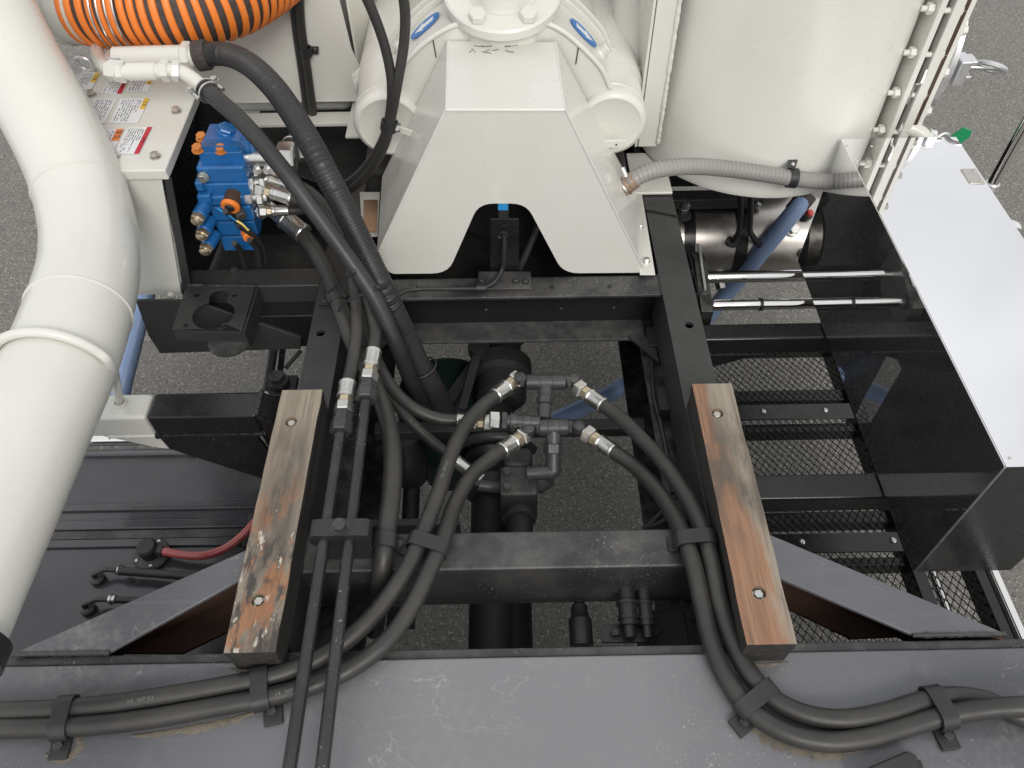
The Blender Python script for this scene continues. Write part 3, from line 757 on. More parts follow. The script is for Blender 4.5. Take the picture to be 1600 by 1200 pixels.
# bracket post with sensor in the arch
t = thing('sensor_post', 'black bracket post with a blue-topped sensor inside the arch', 'bracket', (0.0, 1.27, RT))
mb = MB(); mb.prism([(-0.0382, 1.275, 1.0375), (-0.0335, 1.275, 1.1962), (0.0255, 1.275, 1.195), (0.0253, 1.275, 1.036)], (0, .004, 0)); mb.box((-.034, 1.28, 1.05), (-.030, 1.33, 1.14))
part(t, 'post', mb, 'black_clean', .001)
part(t, 'sensor', MB().prism([(-0.0164, 1.27, 1.1999), (-0.0159, 1.27, 1.2225), (0.0048, 1.27, 1.2221), (0.0045, 1.27, 1.1994)], (0, .02, 0)), 'rubber_dark', .001)
part(t, 'blue_cap', MB().prism([(-0.0172, 1.268, 1.2225), (-0.0168, 1.268, 1.2399), (0.0037, 1.268, 1.2395), (0.0035, 1.268, 1.222)], (0, .022, 0)), 'bluecap', .001)
part(t, 'grommet', MB().torus((-0.0066, 1.2715, 1.1551), (0, 1, 0), .009, .002, 20, 6), 'rubber_dark')
for px in (782, 791): bolt(t, Q2(px, 349, 1.2735) if False else (V((-.0155 if px == 782 else -.005, 1.2745, 1.149))), (0, -1, 0), .007, 'zinc', 'pan', 'screw')
part(t, 'foot', MB().hexa([(-0.0679, 1.2197, 1.052), (0.0516, 1.2169, 1.052), (0.0506, 1.2735, 1.052), (-0.0631, 1.2762, 1.052), (-0.0674, 1.2113, 1.06), (0.0512, 1.2084, 1.06), (0.0502, 1.2647, 1.06), (-0.0626, 1.2674, 1.06)]), 'black_dusty', .002)
for q in ((-0.0553, 1.2348, 1.06), (0.0176, 1.233, 1.06), (0.0382, 1.2306, 1.06)): bolt(t, q, (0, 0, 1), .012, 'black')
hose('conduit', 'thin black ribbed conduit curving from the sensor post along the beam', [V((-0.0052, 1.262, 1.1663)), V((-0.0057, 1.255, 1.1397)), V((-0.0108, 1.2467, 1.085)), V((-0.0276, 1.2256, 1.068)), V((-0.0497, 1.2168, 1.06)), V((-0.1004, 1.2162, 1.058)), V((-0.1958, 1.2144, 1.06)), V((-0.2222, 1.2051, 1.062)), V((-0.2518, 1.1833, 1.05))], .0055, 'rubber_dark', 'conduit', ribs=(.0042, .0012), seg=10)
for px in (752, 644):
    t = thing('conduit_clip', 'small black clip on the thin conduit ' + ('next to the sensor post' if px == 752 else 'beside the thick ribbed hose'), 'clip', P2(px, 450, 1.05), 'clips on the thin conduit')
    c = V(P2(px, 450, 1.059)); band(t, c, (1, 0, 0), (0, 1, 0), 0, .0065, .02, .0018)
    bolt(t, c + V((-.002, .014, -.010)), (0, 0, 1), .008, 'black', 'pan')

# dark machinery inside the arch and behind
t = thing('drive_pulley', 'dark belt pulley half hidden inside the arch of the white cover', 'pulley', (0, 1.5, 1.0))
part(t, 'wheel', MB().lathe((-.01, 1.47, 1.09), (0, 1, 0), [(0, .02), (0, .115), (.012, .12), (.02, .108), (.03, .12), (.042, .108), (.052, .12), (.06, .115), (.06, .02)], 36), 'under')
mb = MB(); mb.tube([(0.0279, 1.33, 1.0089), (0.071, 1.36, 1.1088)], .008, 10, smooth=False); part(t, 'belt_guard_stay', mb, 'fitting')
t = thing('gearbox_housing', 'dark gearbox housing in the shade under the blower', 'gearbox', (0, 1.7, .9))
part(t, 'housing', MB().box((-.34, 1.56, .80), (.29, 2.2, 1.12)), 'under', .02, seg=3)
part(t, 'dark_floor', MB().box((-.30, 1.275, .86), (.30, 1.555, .875)), 'under', .003)  # added dark sheet that keeps bright ground out of the arch
for x in (-.2, -.1, 0, .1, .2): bolt(t, (x, 1.559, 1.09), (0, -1, 0), .018, 'under')

# ================================================================== blower
t = thing('blower', 'cream white twin-lobe blower with round end caps and blue arrow stickers', 'blower', (0, 1.7, 1.1))
CL, CR, RC = V((-.250, 1.50, 1.272)), V((.230, 1.50, 1.266)), .078
FRONT = [[(-.062, 1.491), (-.108, 1.476), (-.1615, 1.443), (-.2045, 1.401), (-.2434, 1.350)], [(.070, 1.489), (.1175, 1.4656), (.171, 1.419), (.2022, 1.384), (.222, 1.344)]]
def bow(pts, y): return smooth_path([V((x, y, z)) for x, z in pts], 5)
for sgn, c, fp in ((-1, CL, FRONT[0]), (1, CR, FRONT[1])):
    part(t, 'lobe_barrel', MB().lathe(c + V((0, .03, 0)), (0, 1, 0), [(0, RC - .004), (.003, RC), (.09, RC), (.10, RC + .006), (.16, RC + .008), (.60, RC + .008)], 48), 'white')
    part(t, 'end_cap', MB().lathe(c + V((0, .032, 0)), (0, -1, 0), [(0, RC - .001), (.022, RC - .001), (.030, RC - .004), (.035, RC - .010), (.036, RC - .014), (.033, RC - .019), (.033, .001)], 48), 'white')
    # half of the A-shaped casting: bowed upper edge, straight inner edge hidden by the cover
    edge = bow(fp, 1.515)
    poly = edge + [V((c.x + sgn * .02, 1.515, c.z + .02)), V((c.x - sgn * .06, 1.515, c.z - .05)), V((sgn * .02, 1.515, 1.22)), V((sgn * .003, 1.515, 1.22)), V((sgn * .003, 1.515, 1.485))]
    part(t, 'arm_casting', MB().prism(poly, (0, .13, 0)), 'white', .006, seg=4)
    part(t, 'edge_rib', MB().tube([p + V((0, -.001, .001)) for p in edge], .0052, 12, 1), 'white')
    off = [p + V((sgn * .012, .133, .006)) for p in edge]
    big = off + [V((c.x + sgn * (RC + .013), 1.648, c.z + .02)), V((c.x + sgn * (RC + .01), 1.648, c.z - .03)), V((c.x, 1.648, c.z - RC)), V((sgn * .004, 1.648, 1.22)), V((sgn * .004, 1.648, 1.50))]
    part(t, 'joint_flange', MB().prism(big, (0, .012, 0)), 'white', .003)
    part(t, 'rear_flange', MB().prism([p + V((sgn * .006, .018, .004)) for p in big], (0, .012, 0)), 'white', .003)
    part(t, 'rear_casting', MB().prism([p + V((-sgn * .012, .036, -.01)) for p in big], (0, .30, 0)), 'white_dull', .01, seg=3)
    part(t, 'arm_seam', MB().tube([edge[8] + V((0, -.002, .003)), edge[8] + V((-sgn * .004, -.002, -.04))], .0012, 6, smooth=False), 'seam')
    # blue arrow sticker lying on the upper surface of the arm
    a_, b_ = edge[7], edge[13]; dirv = (b_ - a_).normalized(); nrm = V((sgn * -dirv.z * sgn, 0, dirv.x)); nrm = nrm if nrm.z > 0 else -nrm
    ctr = (a_ + b_) / 2 + V((0, .075, 0)); k0 = edge[10]; ctr += nrm * ((k0 - (a_ + b_) / 2).dot(nrm) + .0015)
    mb = MB(); mb.prism([ctr + dirv * (.040 * math.cos(a)) + V((0, 1, 0)) * (.025 * math.sin(a)) for a in [2 * math.pi * k / 28 for k in range(28)]], nrm * .0012)
    st = part(t, 'arrow_sticker', mb, 'sticker_blue')
    w = V((0, 1, 0)); cc = ctr + nrm * .0014
    arrow = [(-.024, -.008), (.004, -.008), (.004, -.016), (.027, 0), (.004, .016), (.004, .008), (-.024, .008)]
    part(st, 'arrow', MB().prism([cc + dirv * a + w * b for a, b in arrow], nrm * .0006), 'label_white')
    bp = edge[16] + V((0, .085, .0)); part(t, 'boss', MB().lathe(bp - nrm * .012, nrm, [(0, .020), (.012, .019), (.018, .016)], 20), 'white')
    bolt(t, bp + nrm * .004, nrm, .021, 'white', 'socket')
part(t, 'stiffener_bar', MB().box((.190, 1.4655, 1.232), (.262, 1.472, 1.249)), 'white', .001)
part(t, 'stiffener_rivet', MB().cyl((.24, 1.4655, 1.240), (.24, 1.464, 1.240), .002, 10), 'print')
part(t, 'centre_casting', MB().lathe((.0, 1.60, 1.40), (0, -.25, 1), [(0, .10), (.07, .10), (.085, .094), (.10, .092)], 40), 'white')
fax = V((0, -.30, 1)).normalized(); fc = V((.0, 1.585, 1.50))
part(t, 'top_flange', MB().lathe(fc, fax, [(0, .112), (.004, .118), (.022, .118), (.026, .114)], 48), 'white')
for sx in (-1, 1):
    e = fc + fax * .026 + V((sx * .049, 0, 0)) + (V((0, -1, 0)) - fax * -fax.y).normalized() * .083
    bolt(t, e, fax, .030, 'white', 'nutplain')
fc2 = fc + fax * .0265
part(t, 'outlet_pipe_stub', MB().lathe(fc2, fax, [(0, .074), (.008, .068), (.05, .066)], 40), 'white')
part(t, 'outlet_pipe', MB().lathe(fc2 + fax * .04, V((0, .5, 1)), [(0, .066), (.4, .066)], 40), 'white')
part(t, 'motor_barrel', MB().lathe((.30, 1.72, 1.24), (.06, .5, .50), [(0, .05), (.01, .055), (.55, .055)], 28), 'white_dull')
part(t, 'motor_band', MB().lathe((.3322, 1.98, 1.49), (.06, .5, .50), [(0, .0565), (.06, .0565)], 28), 'sticker_blue')
part(t, 'cable_lug', MB().prism([(-0.2265, 1.44, 1.3107), (-0.1884, 1.44, 1.295), (-0.1964, 1.44, 1.2831), (-0.2283, 1.44, 1.2958)], (0, .004, 0)), 'white', .001)

# ================================================================== filter tank on the right
t = thing('filter_tank', 'tall cream white cylindrical tank with a bolted flange and side door', 'tank', (.66, 1.86, 1.06))
TC = V((.632, 1.795, 0)); TR = .294
part(t, 'shell', MB().lathe(TC + V((0, 0, 1.062)), (0, 0, 1), [(0, TR - .012), (.004, TR + .002), (.016, TR + .004), (.024, TR), (.45, TR), (.9, TR), (1.6, TR)], 96), 'white')
part(t, 'leg_plate', MB().prism([(.318, 1.62, 1.13), (.362, 1.62, 1.13), (.362, 1.62, 2.4), (.318, 1.62, 2.4)], (0, .012, 0)), 'white', .002)
weld(t, (.364, 1.618, 1.14), (.364, 1.618, 1.9), .0045, 'white')
part(t, 'leg_side_plate', MB().prism([(.316, 1.621, 1.13), (.316, 1.72, 1.13), (.316, 1.78, 1.3), (.316, 1.80, 1.55), (.316, 1.74, 1.8), (.316, 1.621, 2.4)], (-.006, 0, 0)), 'white', .001)
part(t, 'foot_plate', MB().box((.305, 1.535, 1.0525), (.40, 1.70, 1.0605)), 'white', .003)
bolt(t, (.335, 1.585, 1.0605), (0, 0, 1), .022, 'white', 'nut')
part(t, 'gusset', MB().prism([(.388, 1.615, 1.062), (.470, 1.575, 1.062), (.470, 1.575, 1.24), (.464, 1.575, 1.25)], (.004, .006, 0)), 'white', .001)
part(t, 'gusset_knob', MB().lathe((.468, 1.572, 1.235), (.2, -1, .25), [(0, .016), (.008, .016), (.012, .010), (.012, .001)], 20), 'white')
# flange pair along the right side of the shell
FX = .898
def flange(x0, x1, y0, y1, mat='white', name='flange_plate'):
    return part(t, name, MB().box((x0, y0, 1.135), (x1, y1, 2.3)), mat, .003)
part(t, 'neck', MB().box((.80, 1.665, 1.10), (FX - .001, 2.05, 2.3)), 'white', .02, seg=4)
flange(FX, FX + .014, 1.600, 2.1)
flange(FX + .030, FX + .052, 1.600, 2.1)
part(t, 'gasket', MB().box((FX + .0145, 1.625, 1.14), (FX + .0295, 2.08, 2.3)), 'seam')
part(t, 'gasket', MB().box((FX + .0525, 1.606, 1.16), (FX + .0635, 2.08, 2.3)), 'seam')
part(t, 'door_frame', MB().prism([(FX + .064, 1.61, 1.19), (FX + .064, 1.585, 1.12), (FX + .064, 2.0, 1.12), (FX + .064, 2.0, 2.3), (FX + .064, 1.61, 2.3)], (.014, 0, 0)), 'white', .003)
for k in range(9):
    z = 1.165 + k * .095
    bolt(t, (FX - .0005, 1.622, z), (-1, 0, 0), .021, 'white', 'nut', 'nut')
    bolt(t, (FX + .0522, 1.618, z), (1, 0, 0), .021, 'white', 'hex')
    bolt(t, (FX + .0782, 1.628, z + .045), (1, 0, 0), .021, 'white', 'hex')
    part(t, 'stud', MB().cyl((FX + .0142, 1.612, z), (FX + .0298, 1.612, z), .006, 12), 'white')
for z in (1.24, 1.53):
    part(t, 'spring_clip', MB().tube([(FX + .020, 1.608, z), (FX + .020, 1.604, z + .05), (FX + .025, 1.598, z + .055), (FX + .025, 1.596, z + .09)], .003, 8, 4), 'chrome')
# round inspection door, seen edge on
DC = V((FX + .079, 1.78, 1.30))
part(t, 'door_dish', MB().lathe(DC, (1, 0, 0), [(0, .155), (.006, .155), (.018, .145), (.028, .12), (.032, .01)], 40), 'white')
part(t, 'door_ring', MB().lathe(DC + V((.029, 0, 0)), (1, -.12, 0), [(0, .150), (.003, .158), (.014, .158), (.017, .150), (.017, .12)], 40), 'alu')
lt = part(t, 'latch', MB().box((DC.x + .040, 1.632, 1.265), (DC.x + .066, 1.680, 1.325)), 'alu', .004)
part(lt, 'latch_fork', MB().box((DC.x + .067, 1.646, 1.272), (DC.x + .086, 1.684, 1.283)), 'alu', .003)
part(lt, 'latch_fork', MB().box((DC.x + .067, 1.646, 1.307), (DC.x + .086, 1.684, 1.318)), 'alu', .003)
part(lt, 'latch_screw', MB().cyl((DC.x + .062, 1.666, 1.295), (DC.x + .150, 1.655, 1.297), .006, 12), 'zinc')
mb = MB(); d_ = V((.25, 1, -.2)); mb.torus((DC.x + .128, 1.66, 1.297), (.35, .5, .8), .030, .006, 28, 8)
part(lt, 'ring_handle', mb, 'alu')
# drain stub, wing nut and green lever under the door
t = thing('drain_valve', 'small white drain pipe with a green lever behind the mirror box', 'valve', (1.0, 1.6, 1.1))
part(t, 'elbow', MB().tube([(0.9264, 1.62, 1.177), (0.969, 1.61, 1.1674), (0.9962, 1.6, 1.1511), (1.0217, 1.6, 1.1032)], .017, 16), 'white')
part(t, 'union', MB().hexn((0.9919, 1.6, 1.158), (1.0154, 1.6, 1.1263), .044), 'white')
mb = MB(); mb.torus((1.0358, 1.6, 1.1434), (.2, -1, .3), .020, .004, 24, 8); part(t, 'lever_ring', mb, 'alu')
part(t, 'lever', MB().prism([(1.0403, 1.6, 1.1399), (1.0712, 1.6, 1.1803), (1.0947, 1.6, 1.1714), (1.0971, 1.6, 1.1561), (1.0787, 1.6, 1.1322)], (0, .006, 0)), 'green', .001)
part(t, 'wing', MB().prism([(1.0041, 1.595, 1.1421), (0.9948, 1.595, 1.1798), (1.0051, 1.595, 1.1729), (1.012, 1.595, 1.1744), (1.0232, 1.595, 1.14)], (0, .01, 0)), 'label_white', .002)

# corrugated grey hose along the tank
t = hose('corrugated_hose', 'grey corrugated hose curving from the white cover along the round tank', [(0.2611, 1.42, 1.1629), (0.2812, 1.42, 1.1843), (0.3201, 1.43, 1.1963), (0.3936, 1.45, 1.1924), (0.4843, 1.465, 1.1752), (0.5756, 1.47, 1.1564), (0.6691, 1.475, 1.1356), (0.7723, 1.5, 1.1085), (0.8673, 1.54, 1.085)], .0185, 'grey_hose', ribs=(.0095, .0013), seg=20)
a = V((0.2533, 1.42, 1.1563)); b = V((0.2864, 1.42, 1.1876)); part(t, 'copper_sleeve', MB().ribbed([a, (a + b) / 2, b], .0195, .007, .002, 18, 4), 'copper')
mb = MB(); mb.torus((0.2636, 1.42, 1.1662), V(b) - V(a), .021, .0022, 24, 6); part(t, 'wire_clamp', mb, 'zinc')
part(t, 'clamp_screw', MB().cyl((0.2487, 1.41, 1.2198), (0.2574, 1.4, 1.2041), .006, 12), 'zinc')
t = thing('hose_clip', 'black clip holding the grey corrugated hose to the round tank', 'clip', (0.6473, 1.46, 1.1382))
c = V((0.6487, 1.474, 1.1402)); band(t, c, (1, 0, -.12), (0, 1, 0), 0, .020, .019, .0025)
part(t, 'tab', MB().prism([(0.628, 1.47, 1.1707), (0.6412, 1.5, 1.1699), (0.6616, 1.5, 1.1695), (0.6487, 1.47, 1.1686)], (0, .004, 0)), 'black', .001)
bolt(t, (0.6441, 1.479, 1.1725), (0, -1, .4), .009, 'zinc', 'pan')

# ================================================================== silencer under the tank
SY, SZ, SR = 1.985, .54, .125
t = thing('silencer', 'brushed metal silencer drum with black straps under the round tank', 'silencer', (.7, SY, .6))
part(t, 'drum', MB().lathe((.50, SY, SZ), (1, 0, 0), [(0, SR - .012), (.012, SR), (.70, SR), (.71, SR - .012)], 56), 'steel')
for x in (.555, .72):
    part(t, 'strap', MB().lathe((x, SY, SZ), (1, 0, 0), [(0, SR + .001), (0, SR + .005), (.035, SR + .005), (.035, SR + .001)], 48, closed=False), 'black_clean')
part(t, 'mount_bar', MB().box((.50, 1.96, .675), (.80, 2.01, .712)), 'black', .003)
for x in (.56, .78): bolt(t, (x, 1.96, .694), (0, -1, .2), .02, 'zinc', 'nut')
for p in ((0.891, 1.9, 0.635), (0.9381, 1.89, 0.5647)):
    q = V(p); d = V((0, q.y - SY, q.z - SZ)).normalized(); s0 = V((q.x, SY, SZ)) + d * (SR - .002)
    part(t, 'port_boss', MB().cyl(s0, s0 + d * .012, .021, 24), 'steel'); bolt(t, s0 + d * .012, d, .026, 'zinc')
q = V((0.928, 1.93, 0.6728)); d = V((.05, q.y - SY, q.z - SZ)).normalized(); s0 = V((q.x, SY, SZ)) + V((0, d.y, d.z)) * (SR - .002)
part(t, 'valve_stem', MB().cyl(s0, s0 + d * .03, .017, 18), 'greenish'); part(t, 'red_cap', MB().cyl(s0 + d * .03, s0 + d * .044, .011, 16, ch=.002), 'red')
part(t, 'drain_plug', MB().hexn((.69, SY - .10, SZ - .08), (.70, SY - .135, SZ - .105), .03), 'zinc')
d = V((0, -.75, .5)).normalized(); s0 = V((.70, SY, SZ)) + d * (SR - .004)
part(t, 'sensor_plug', MB().cyl(s0, s0 + d * .03, .017, 18), 'rubber_dark')
for i, (x, r) in enumerate(((1158, .011), (1170, .012))):
    hose('sensor_cable', ('straight' if i == 0 else 'bent') + ' black cable hanging over the metal silencer drum', [Q2(x - 2 + 6 * i, 300, 1.80), Q2(x + i * 3, 325, 1.80), Q2(x - 2 + i * 4, 345, 1.81), Q2(x - 4 + i * 6, 362, 1.83), (.70, s0.y - .012, s0.z + .01) if i == 0 else Q2(x + 18, 384, 1.86)], r * .75, 'rubber_dark', 'cable', 'black cables over the silencer')
t = thing('suspension_bolt', 'dark stud and washers beside the right rail under the round tank', 'bolt', (.45, 1.6, .85))
part(t, 'washer', MB().cyl((0.4651, 1.6451, 0.9), V((0.4651, 1.6451, 0.9)) + V((0, 0, .01)), .022, 24), 'under'); part(t, 'stud', MB().cyl(V((0.4651, 1.6451, 0.9)) + V((0, 0, .01)), V((0.4651, 1.6451, 0.9)) + V((0, 0, .05)), .010, 14), 'fitting')
bolt(t, V((0.4651, 1.6451, 0.9)) + V((0, 0, .012)), (0, 0, 1), .022, 'fitting', 'nut')
# shaded structure behind
t = thing('rear_crossmember', 'dark crossmember in the shade behind the silencer', 'beam', (.6, 2.1, .8))
part(t, 'beam', MB().box((.38, 2.15, .62), (.95, 2.25, 1.0)), 'under', .004)
part(t, 'upper_plate', MB().box((.40, 1.70, .99), (.88, 2.2, 1.04)), 'under', .004)

# blue braided hose
t = hose('braided_hose', 'blue braided hose slanting past the polished tubes under the truck', [(0.9194, 1.9404, 0.74), (0.8734, 1.8999, 0.7), (0.7955, 1.8606, 0.58), (0.7382, 1.8592, 0.44), (0.6576, 1.8096, 0.34), (0.4959, 1.6815, 0.27), (0.3001, 1.5744, 0.22), (0.1304, 1.5015, 0.19)], .0275, 'bluehose', 'hose', seg=24)
part(t, 'hose_cuff', MB().tube([(0.9194, 1.9404, 0.74), (0.8784, 1.9065, 0.702)], .030, 20, smooth=False), 'hose_dark')
t = hose('braided_hose', 'blue braided hose below the white pipe, next to the black bracket', [V((-0.958, 1.6374, 0.8)), V((-0.9833, 1.5251, 0.74)), V((-1.0055, 1.4167, 0.68)), V((-1.0264, 1.3117, 0.62)), V((-1.0234, 1.221, 0.6))], .0235, 'bluehose', 'hose', seg=24)

# ================================================================== white tank on the left
t = thing('side_tank', 'cream white housing behind the control box, with a curved cut-out plate', 'housing', (-.6, 1.9, 1.05))
part(t, 'body', MB().box((-.92, 1.90, 1.06), (-.405, 2.6, 2.5)), 'white', .03, seg=4)
part(t, 'front_sheet', MB().prism([(-.78, 1.86, 1.12), (-.335, 1.86, 1.12), (-.33, 1.86, 1.155), (-.352, 1.86, 1.19), (-.375, 1.86, 1.26), (-.385, 1.86, 1.40), (-.385, 1.86, 2.4), (-.78, 1.86, 2.4)], (0, .006, 0)), 'white', .001)
part(t, 'wing_plate', MB().prism([(-.372, 1.88, 1.20), (-.335, 1.95, 1.20), (-.345, 2.0, 2.4), (-.383, 1.9, 2.4)], (.005, 0, 0)), 'white_dull', .001)
part(t, 'floor_plate', MB().box((-.40, 1.72, 1.10), (-.26, 1.95, 1.108)), 'white', .002)
part(t, 'front_lip', MB().box((-.70, 1.80, 1.085), (-.335, 1.855, 1.095)), 'white_dull', .002)
bolt(t, (-.30, 1.79, 1.108), (0, 0, 1), .022, 'white', 'nut'); bolt(t, (-.345, 1.76, 1.108), (0, 0, 1), .02, 'white')
for a, b in (((-0.4248, 1.95, 1.1658), (-0.3485, 1.85, 1.1896)), ((-0.4273, 1.95, 1.1516), (-0.3549, 1.83, 1.1558))):
    part(t, 'tie_rod', MB().tube([a, b], .006, 8, smooth=False), 'white_dull')
hose('drain_hose', 'black hose hanging down the front of the white housing', [(-0.4674, 1.845, 1.4163), (-0.4823, 1.845, 1.3277), (-0.4909, 1.845, 1.2151), (-0.4998, 1.845, 1.1099), (-0.5065, 1.845, 1.0444)], .011, 'rubber')
hose('drain_hose', 'darker hose just left of the clipped one on the white housing', [(-0.4834, 1.85, 1.4144), (-0.4958, 1.85, 1.3255), (-0.507, 1.85, 1.1957), (-0.5212, 1.85, 1.0511)], .010, 'rubber_dark')
t = thing('hose_clip', 'small square clip on the white housing beside the hanging hose', 'clip', (-0.4623, 1.85, 1.2649))
part(t, 'tab', MB().prism([(-0.472, 1.853, 1.2732), (-0.4518, 1.853, 1.2729), (-0.4557, 1.853, 1.2535), (-0.4761, 1.853, 1.2538)], (0, -.003, 0)), 'fitting', .001); bolt(t, (-0.4621, 1.849, 1.2654), (0, -1, 0), .012, 'fitting', 'pan')
band(t, (-0.4836, 1.845, 1.2646), V((-0.4909, 1.845, 1.2151)) - V((-0.4826, 1.845, 1.3122)), (1, 0, 0), 0, .0125, .02)
# dark machinery between the housing and the blower
t = thing('engine_block', 'dark engine machinery in the gap between the housing and blower', 'engine', (-.25, 2.3, 1.0))
part(t, 'block', MB().box((-.40, 2.25, .6), (.42, 4.6, 1.7)), 'under', .02)  # lengthened out of view to the rear to block daylight under the truck
part(t, 'rib', MB().box((-.30, 2.18, .9), (-.25, 2.249, 1.6)), 'black', .006); part(t, 'rib', MB().box((-.21, 2.19, .9), (-.18, 2.249, 1.5)), 'under', .006)
part(t, 'pipe', MB().tube([(-.33, 2.15, 1.5), (-.28, 2.12, 1.35), (-.24, 2.13, 1.2)], .02, 14), 'fitting')
part(t, 'foil_sleeve', MB().tube([(-0.4354, 2.1, 1.2589), (-0.4097, 2.1, 1.2296), (-0.3678, 2.1, 1.1994)], .010, 10), 'zinc')
part(t, 'rib', MB().box((.33, 2.2, .9), (.36, 2.249, 1.6)), 'black', .006)
for z in (1.1, 1.2, 1.3): bolt(t, (-.275, 2.18, z), (0, -1, 0), .02, 'zinc')

# two thin hoses coming down past the left lobe
hose('control_hose', 'thin black hose curving down from the top, left one of two', [(-0.2532, 1.42, 1.6085), (-0.2356, 1.42, 1.5522), (-0.2224, 1.42, 1.4861), (-0.2194, 1.42, 1.4153), (-0.2321, 1.42, 1.3465), (-0.2506, 1.42, 1.2955), (-0.2889, 1.44, 1.2285), (-0.3435, 1.46, 1.1626), (-0.4119, 1.48, 1.118)], .0098, 'rubber', seg=12)
hose('control_hose', 'thin black hose joining the clamp from above, right one of two', [(-0.1791, 1.42, 1.6074), (-0.1777, 1.42, 1.5513), (-0.1869, 1.42, 1.4918), (-0.2054, 1.415, 1.4245), (-0.2274, 1.415, 1.3494), (-0.2467, 1.415, 1.2911), (-0.2852, 1.43, 1.2193), (-0.3397, 1.45, 1.1527), (-0.4059, 1.47, 1.1039)], .0098, 'rubber', seg=12)
t = thing('hose_clamp', 'black clamp joining the two thin hoses at the left blower lobe', 'clamp', (-0.2394, 1.42, 1.3102))
band(t, (-0.236, 1.418, 1.3246), V((-0.2417, 1.42, 1.3028)) - V((-0.2295, 1.42, 1.3464)), (1, .3, 0), .003, .0115, .02)
part(t, 'tab', MB().prism([(-0.2278, 1.42, 1.3291), (-0.2124, 1.42, 1.3273), (-0.2158, 1.42, 1.3098), (-0.2313, 1.42, 1.3115)], (0, -.003, 0)), 'fitting'); bolt(t, (-0.2206, 1.416, 1.3212), (0, -1, .3), .010, 'zinc')

# ================================================================== control box with labels
t = thing('control_box', 'cream white control box lid covered in Japanese warning labels', 'control box', (-.8, 1.4, 1.03))
ZC = 1.352; lid = [V((-0.6336, 1.2369, 1.352)), V((-0.6401, 1.5148, 1.352)), V((-.70, 1.62, 1.352)), V((-.90, 1.625, 1.352)), V((-.925, 1.58, 1.352)), V((-.90, 1.50, 1.352)), V((-.83, 1.238, 1.352))]
part(t, 'lid', MB().prism(lid, (0, 0, -.022)), 'white', .003)
fy = lid[0].y + .006
part(t, 'front_panel', MB().prism([(-.80, fy, 1.329), (-.650, fy, 1.329), (-.713, fy, 1.03), (-.83, fy, 1.03)], (0, .004, 0)), 'white', .001)
part(t, 'side_panel', MB().prism([(-.648, fy + .005, 1.329), (-.655, 1.515, 1.329), (-.700, 1.515, .97), (-.711, fy + .005, .97)], (-.004, 0, 0)), 'black_clean')
part(t, 'edge_angle', MB().prism([(-.645, fy + .001, 1.329), (-.632, fy + .001, 1.329), (-.690, fy + .001, 1.03), (-.708, fy + .001, 1.03)], (0, .004, 0)), 'black')
part(t, 'back_panel', MB().prism([(-.66, 1.52, 1.328), (-.60, 1.53, 1.328), (-.545, 1.53, 1.16), (-.43, 1.53, 1.10), (-.43, 1.53, .95), (-.70, 1.52, .95)], (0, .005, 0)), 'black_clean')
part(t, 'dark_infill', MB().box((-.72, 1.31, .955), (-.30, 2.3, .962)), 'under', .001)  # added dark sheet, hides the ground so the gap reads black
bolt(t, (-0.7277, 1.23, 1.0403), (0, -1, 0), .013, 'white')
for p in ((-0.8577, 1.5045, 1.353), (-0.6633, 1.4359, 1.353), (-0.6627, 1.2789, 1.353), (-0.7396, 1.2811, 1.353)): bolt(t, p, (0, 0, 1), .014, 'steel')
def label_on(name, tl, tr, br, bl, bars, rows, cols=1):
    """paper label as a thin sheet; corners are metres on the lid; bars: (u0,u1,v0,v1,material)"""
    tl, tr, br, bl = (V(q) for q in (tl, tr, br, bl)); up = V((0, 0, .0006))
    def pt(u, v): return (tl * (1 - u) + tr * u) * (1 - v) + (bl * (1 - u) + br * u) * v
    o = part(t, name, MB().prism([pt(0, 0), pt(1, 0), pt(1, 1), pt(0, 1)], up), 'label_white')
    for i, (u0, u1, v0, v1, m, txt) in enumerate(bars):
        part(o, 'colour_bar', MB().prism([pt(u0, v0) + up, pt(u1, v0) + up, pt(u1, v1) + up, pt(u0, v1) + up], V((0, 0, .0004))), m)
        if txt:
            cu = bpy.data.curves.new('lettering', 'FONT'); cu.body = txt; cu.align_x = 'CENTER'; cu.align_y = 'CENTER'
            wu = (tr - tl).length * (u1 - u0); cu.size = wu * .95; cu.space_character = 1.25
            tmp = bpy.data.objects.new('lettering', cu); COL.objects.link(tmp)
            dg = bpy.context.evaluated_depsgraph_get(); me = bpy.data.meshes.new_from_object(tmp.evaluated_get(dg)); bpy.data.objects.remove(tmp)
            xa = (bl - tl).normalized(); ya = (tr - tl); ya = (ya - xa * ya.dot(xa)).normalized()
            c = pt((u0 + u1) / 2, (v0 + v1) / 2) + up * 1.9 - root_loc(t)
            for vx in me.vertices:
                k = vx.co.copy(); vx.co = c + xa * k.x + ya * k.y
            me.materials.clear(); me.materials.append(M['print'])
            q = bpy.data.objects.new('lettering', me); COL.objects.link(q); q.parent = o
    mb = MB(); rnd = random.Random(len(bars) * 7 + rows + int(tl.x * 1000)); b0 = min([.92] + [b[0] for b in bars if b[1] - b[0] < .6])
    for r in range(rows):
        u = .08 + (b0 - .12) * (r + .5) / rows; v = .07
        du = (b0 - .12) / rows * .20
        stop = .93 if rnd.random() < .6 else rnd.uniform(.45, .9)
        while v < stop:
            w = rnd.choice((.022, .03, .035)); 
            if rnd.random() > .28: mb.prism([pt(u - du, v) + up, pt(u + du, v) + up, pt(u + du, v + w * .8) + up, pt(u - du, v + w * .8) + up], V((0, 0, .0002)))
            v += w
    part(o, 'fine_print', mb, 'fine_print'); return o
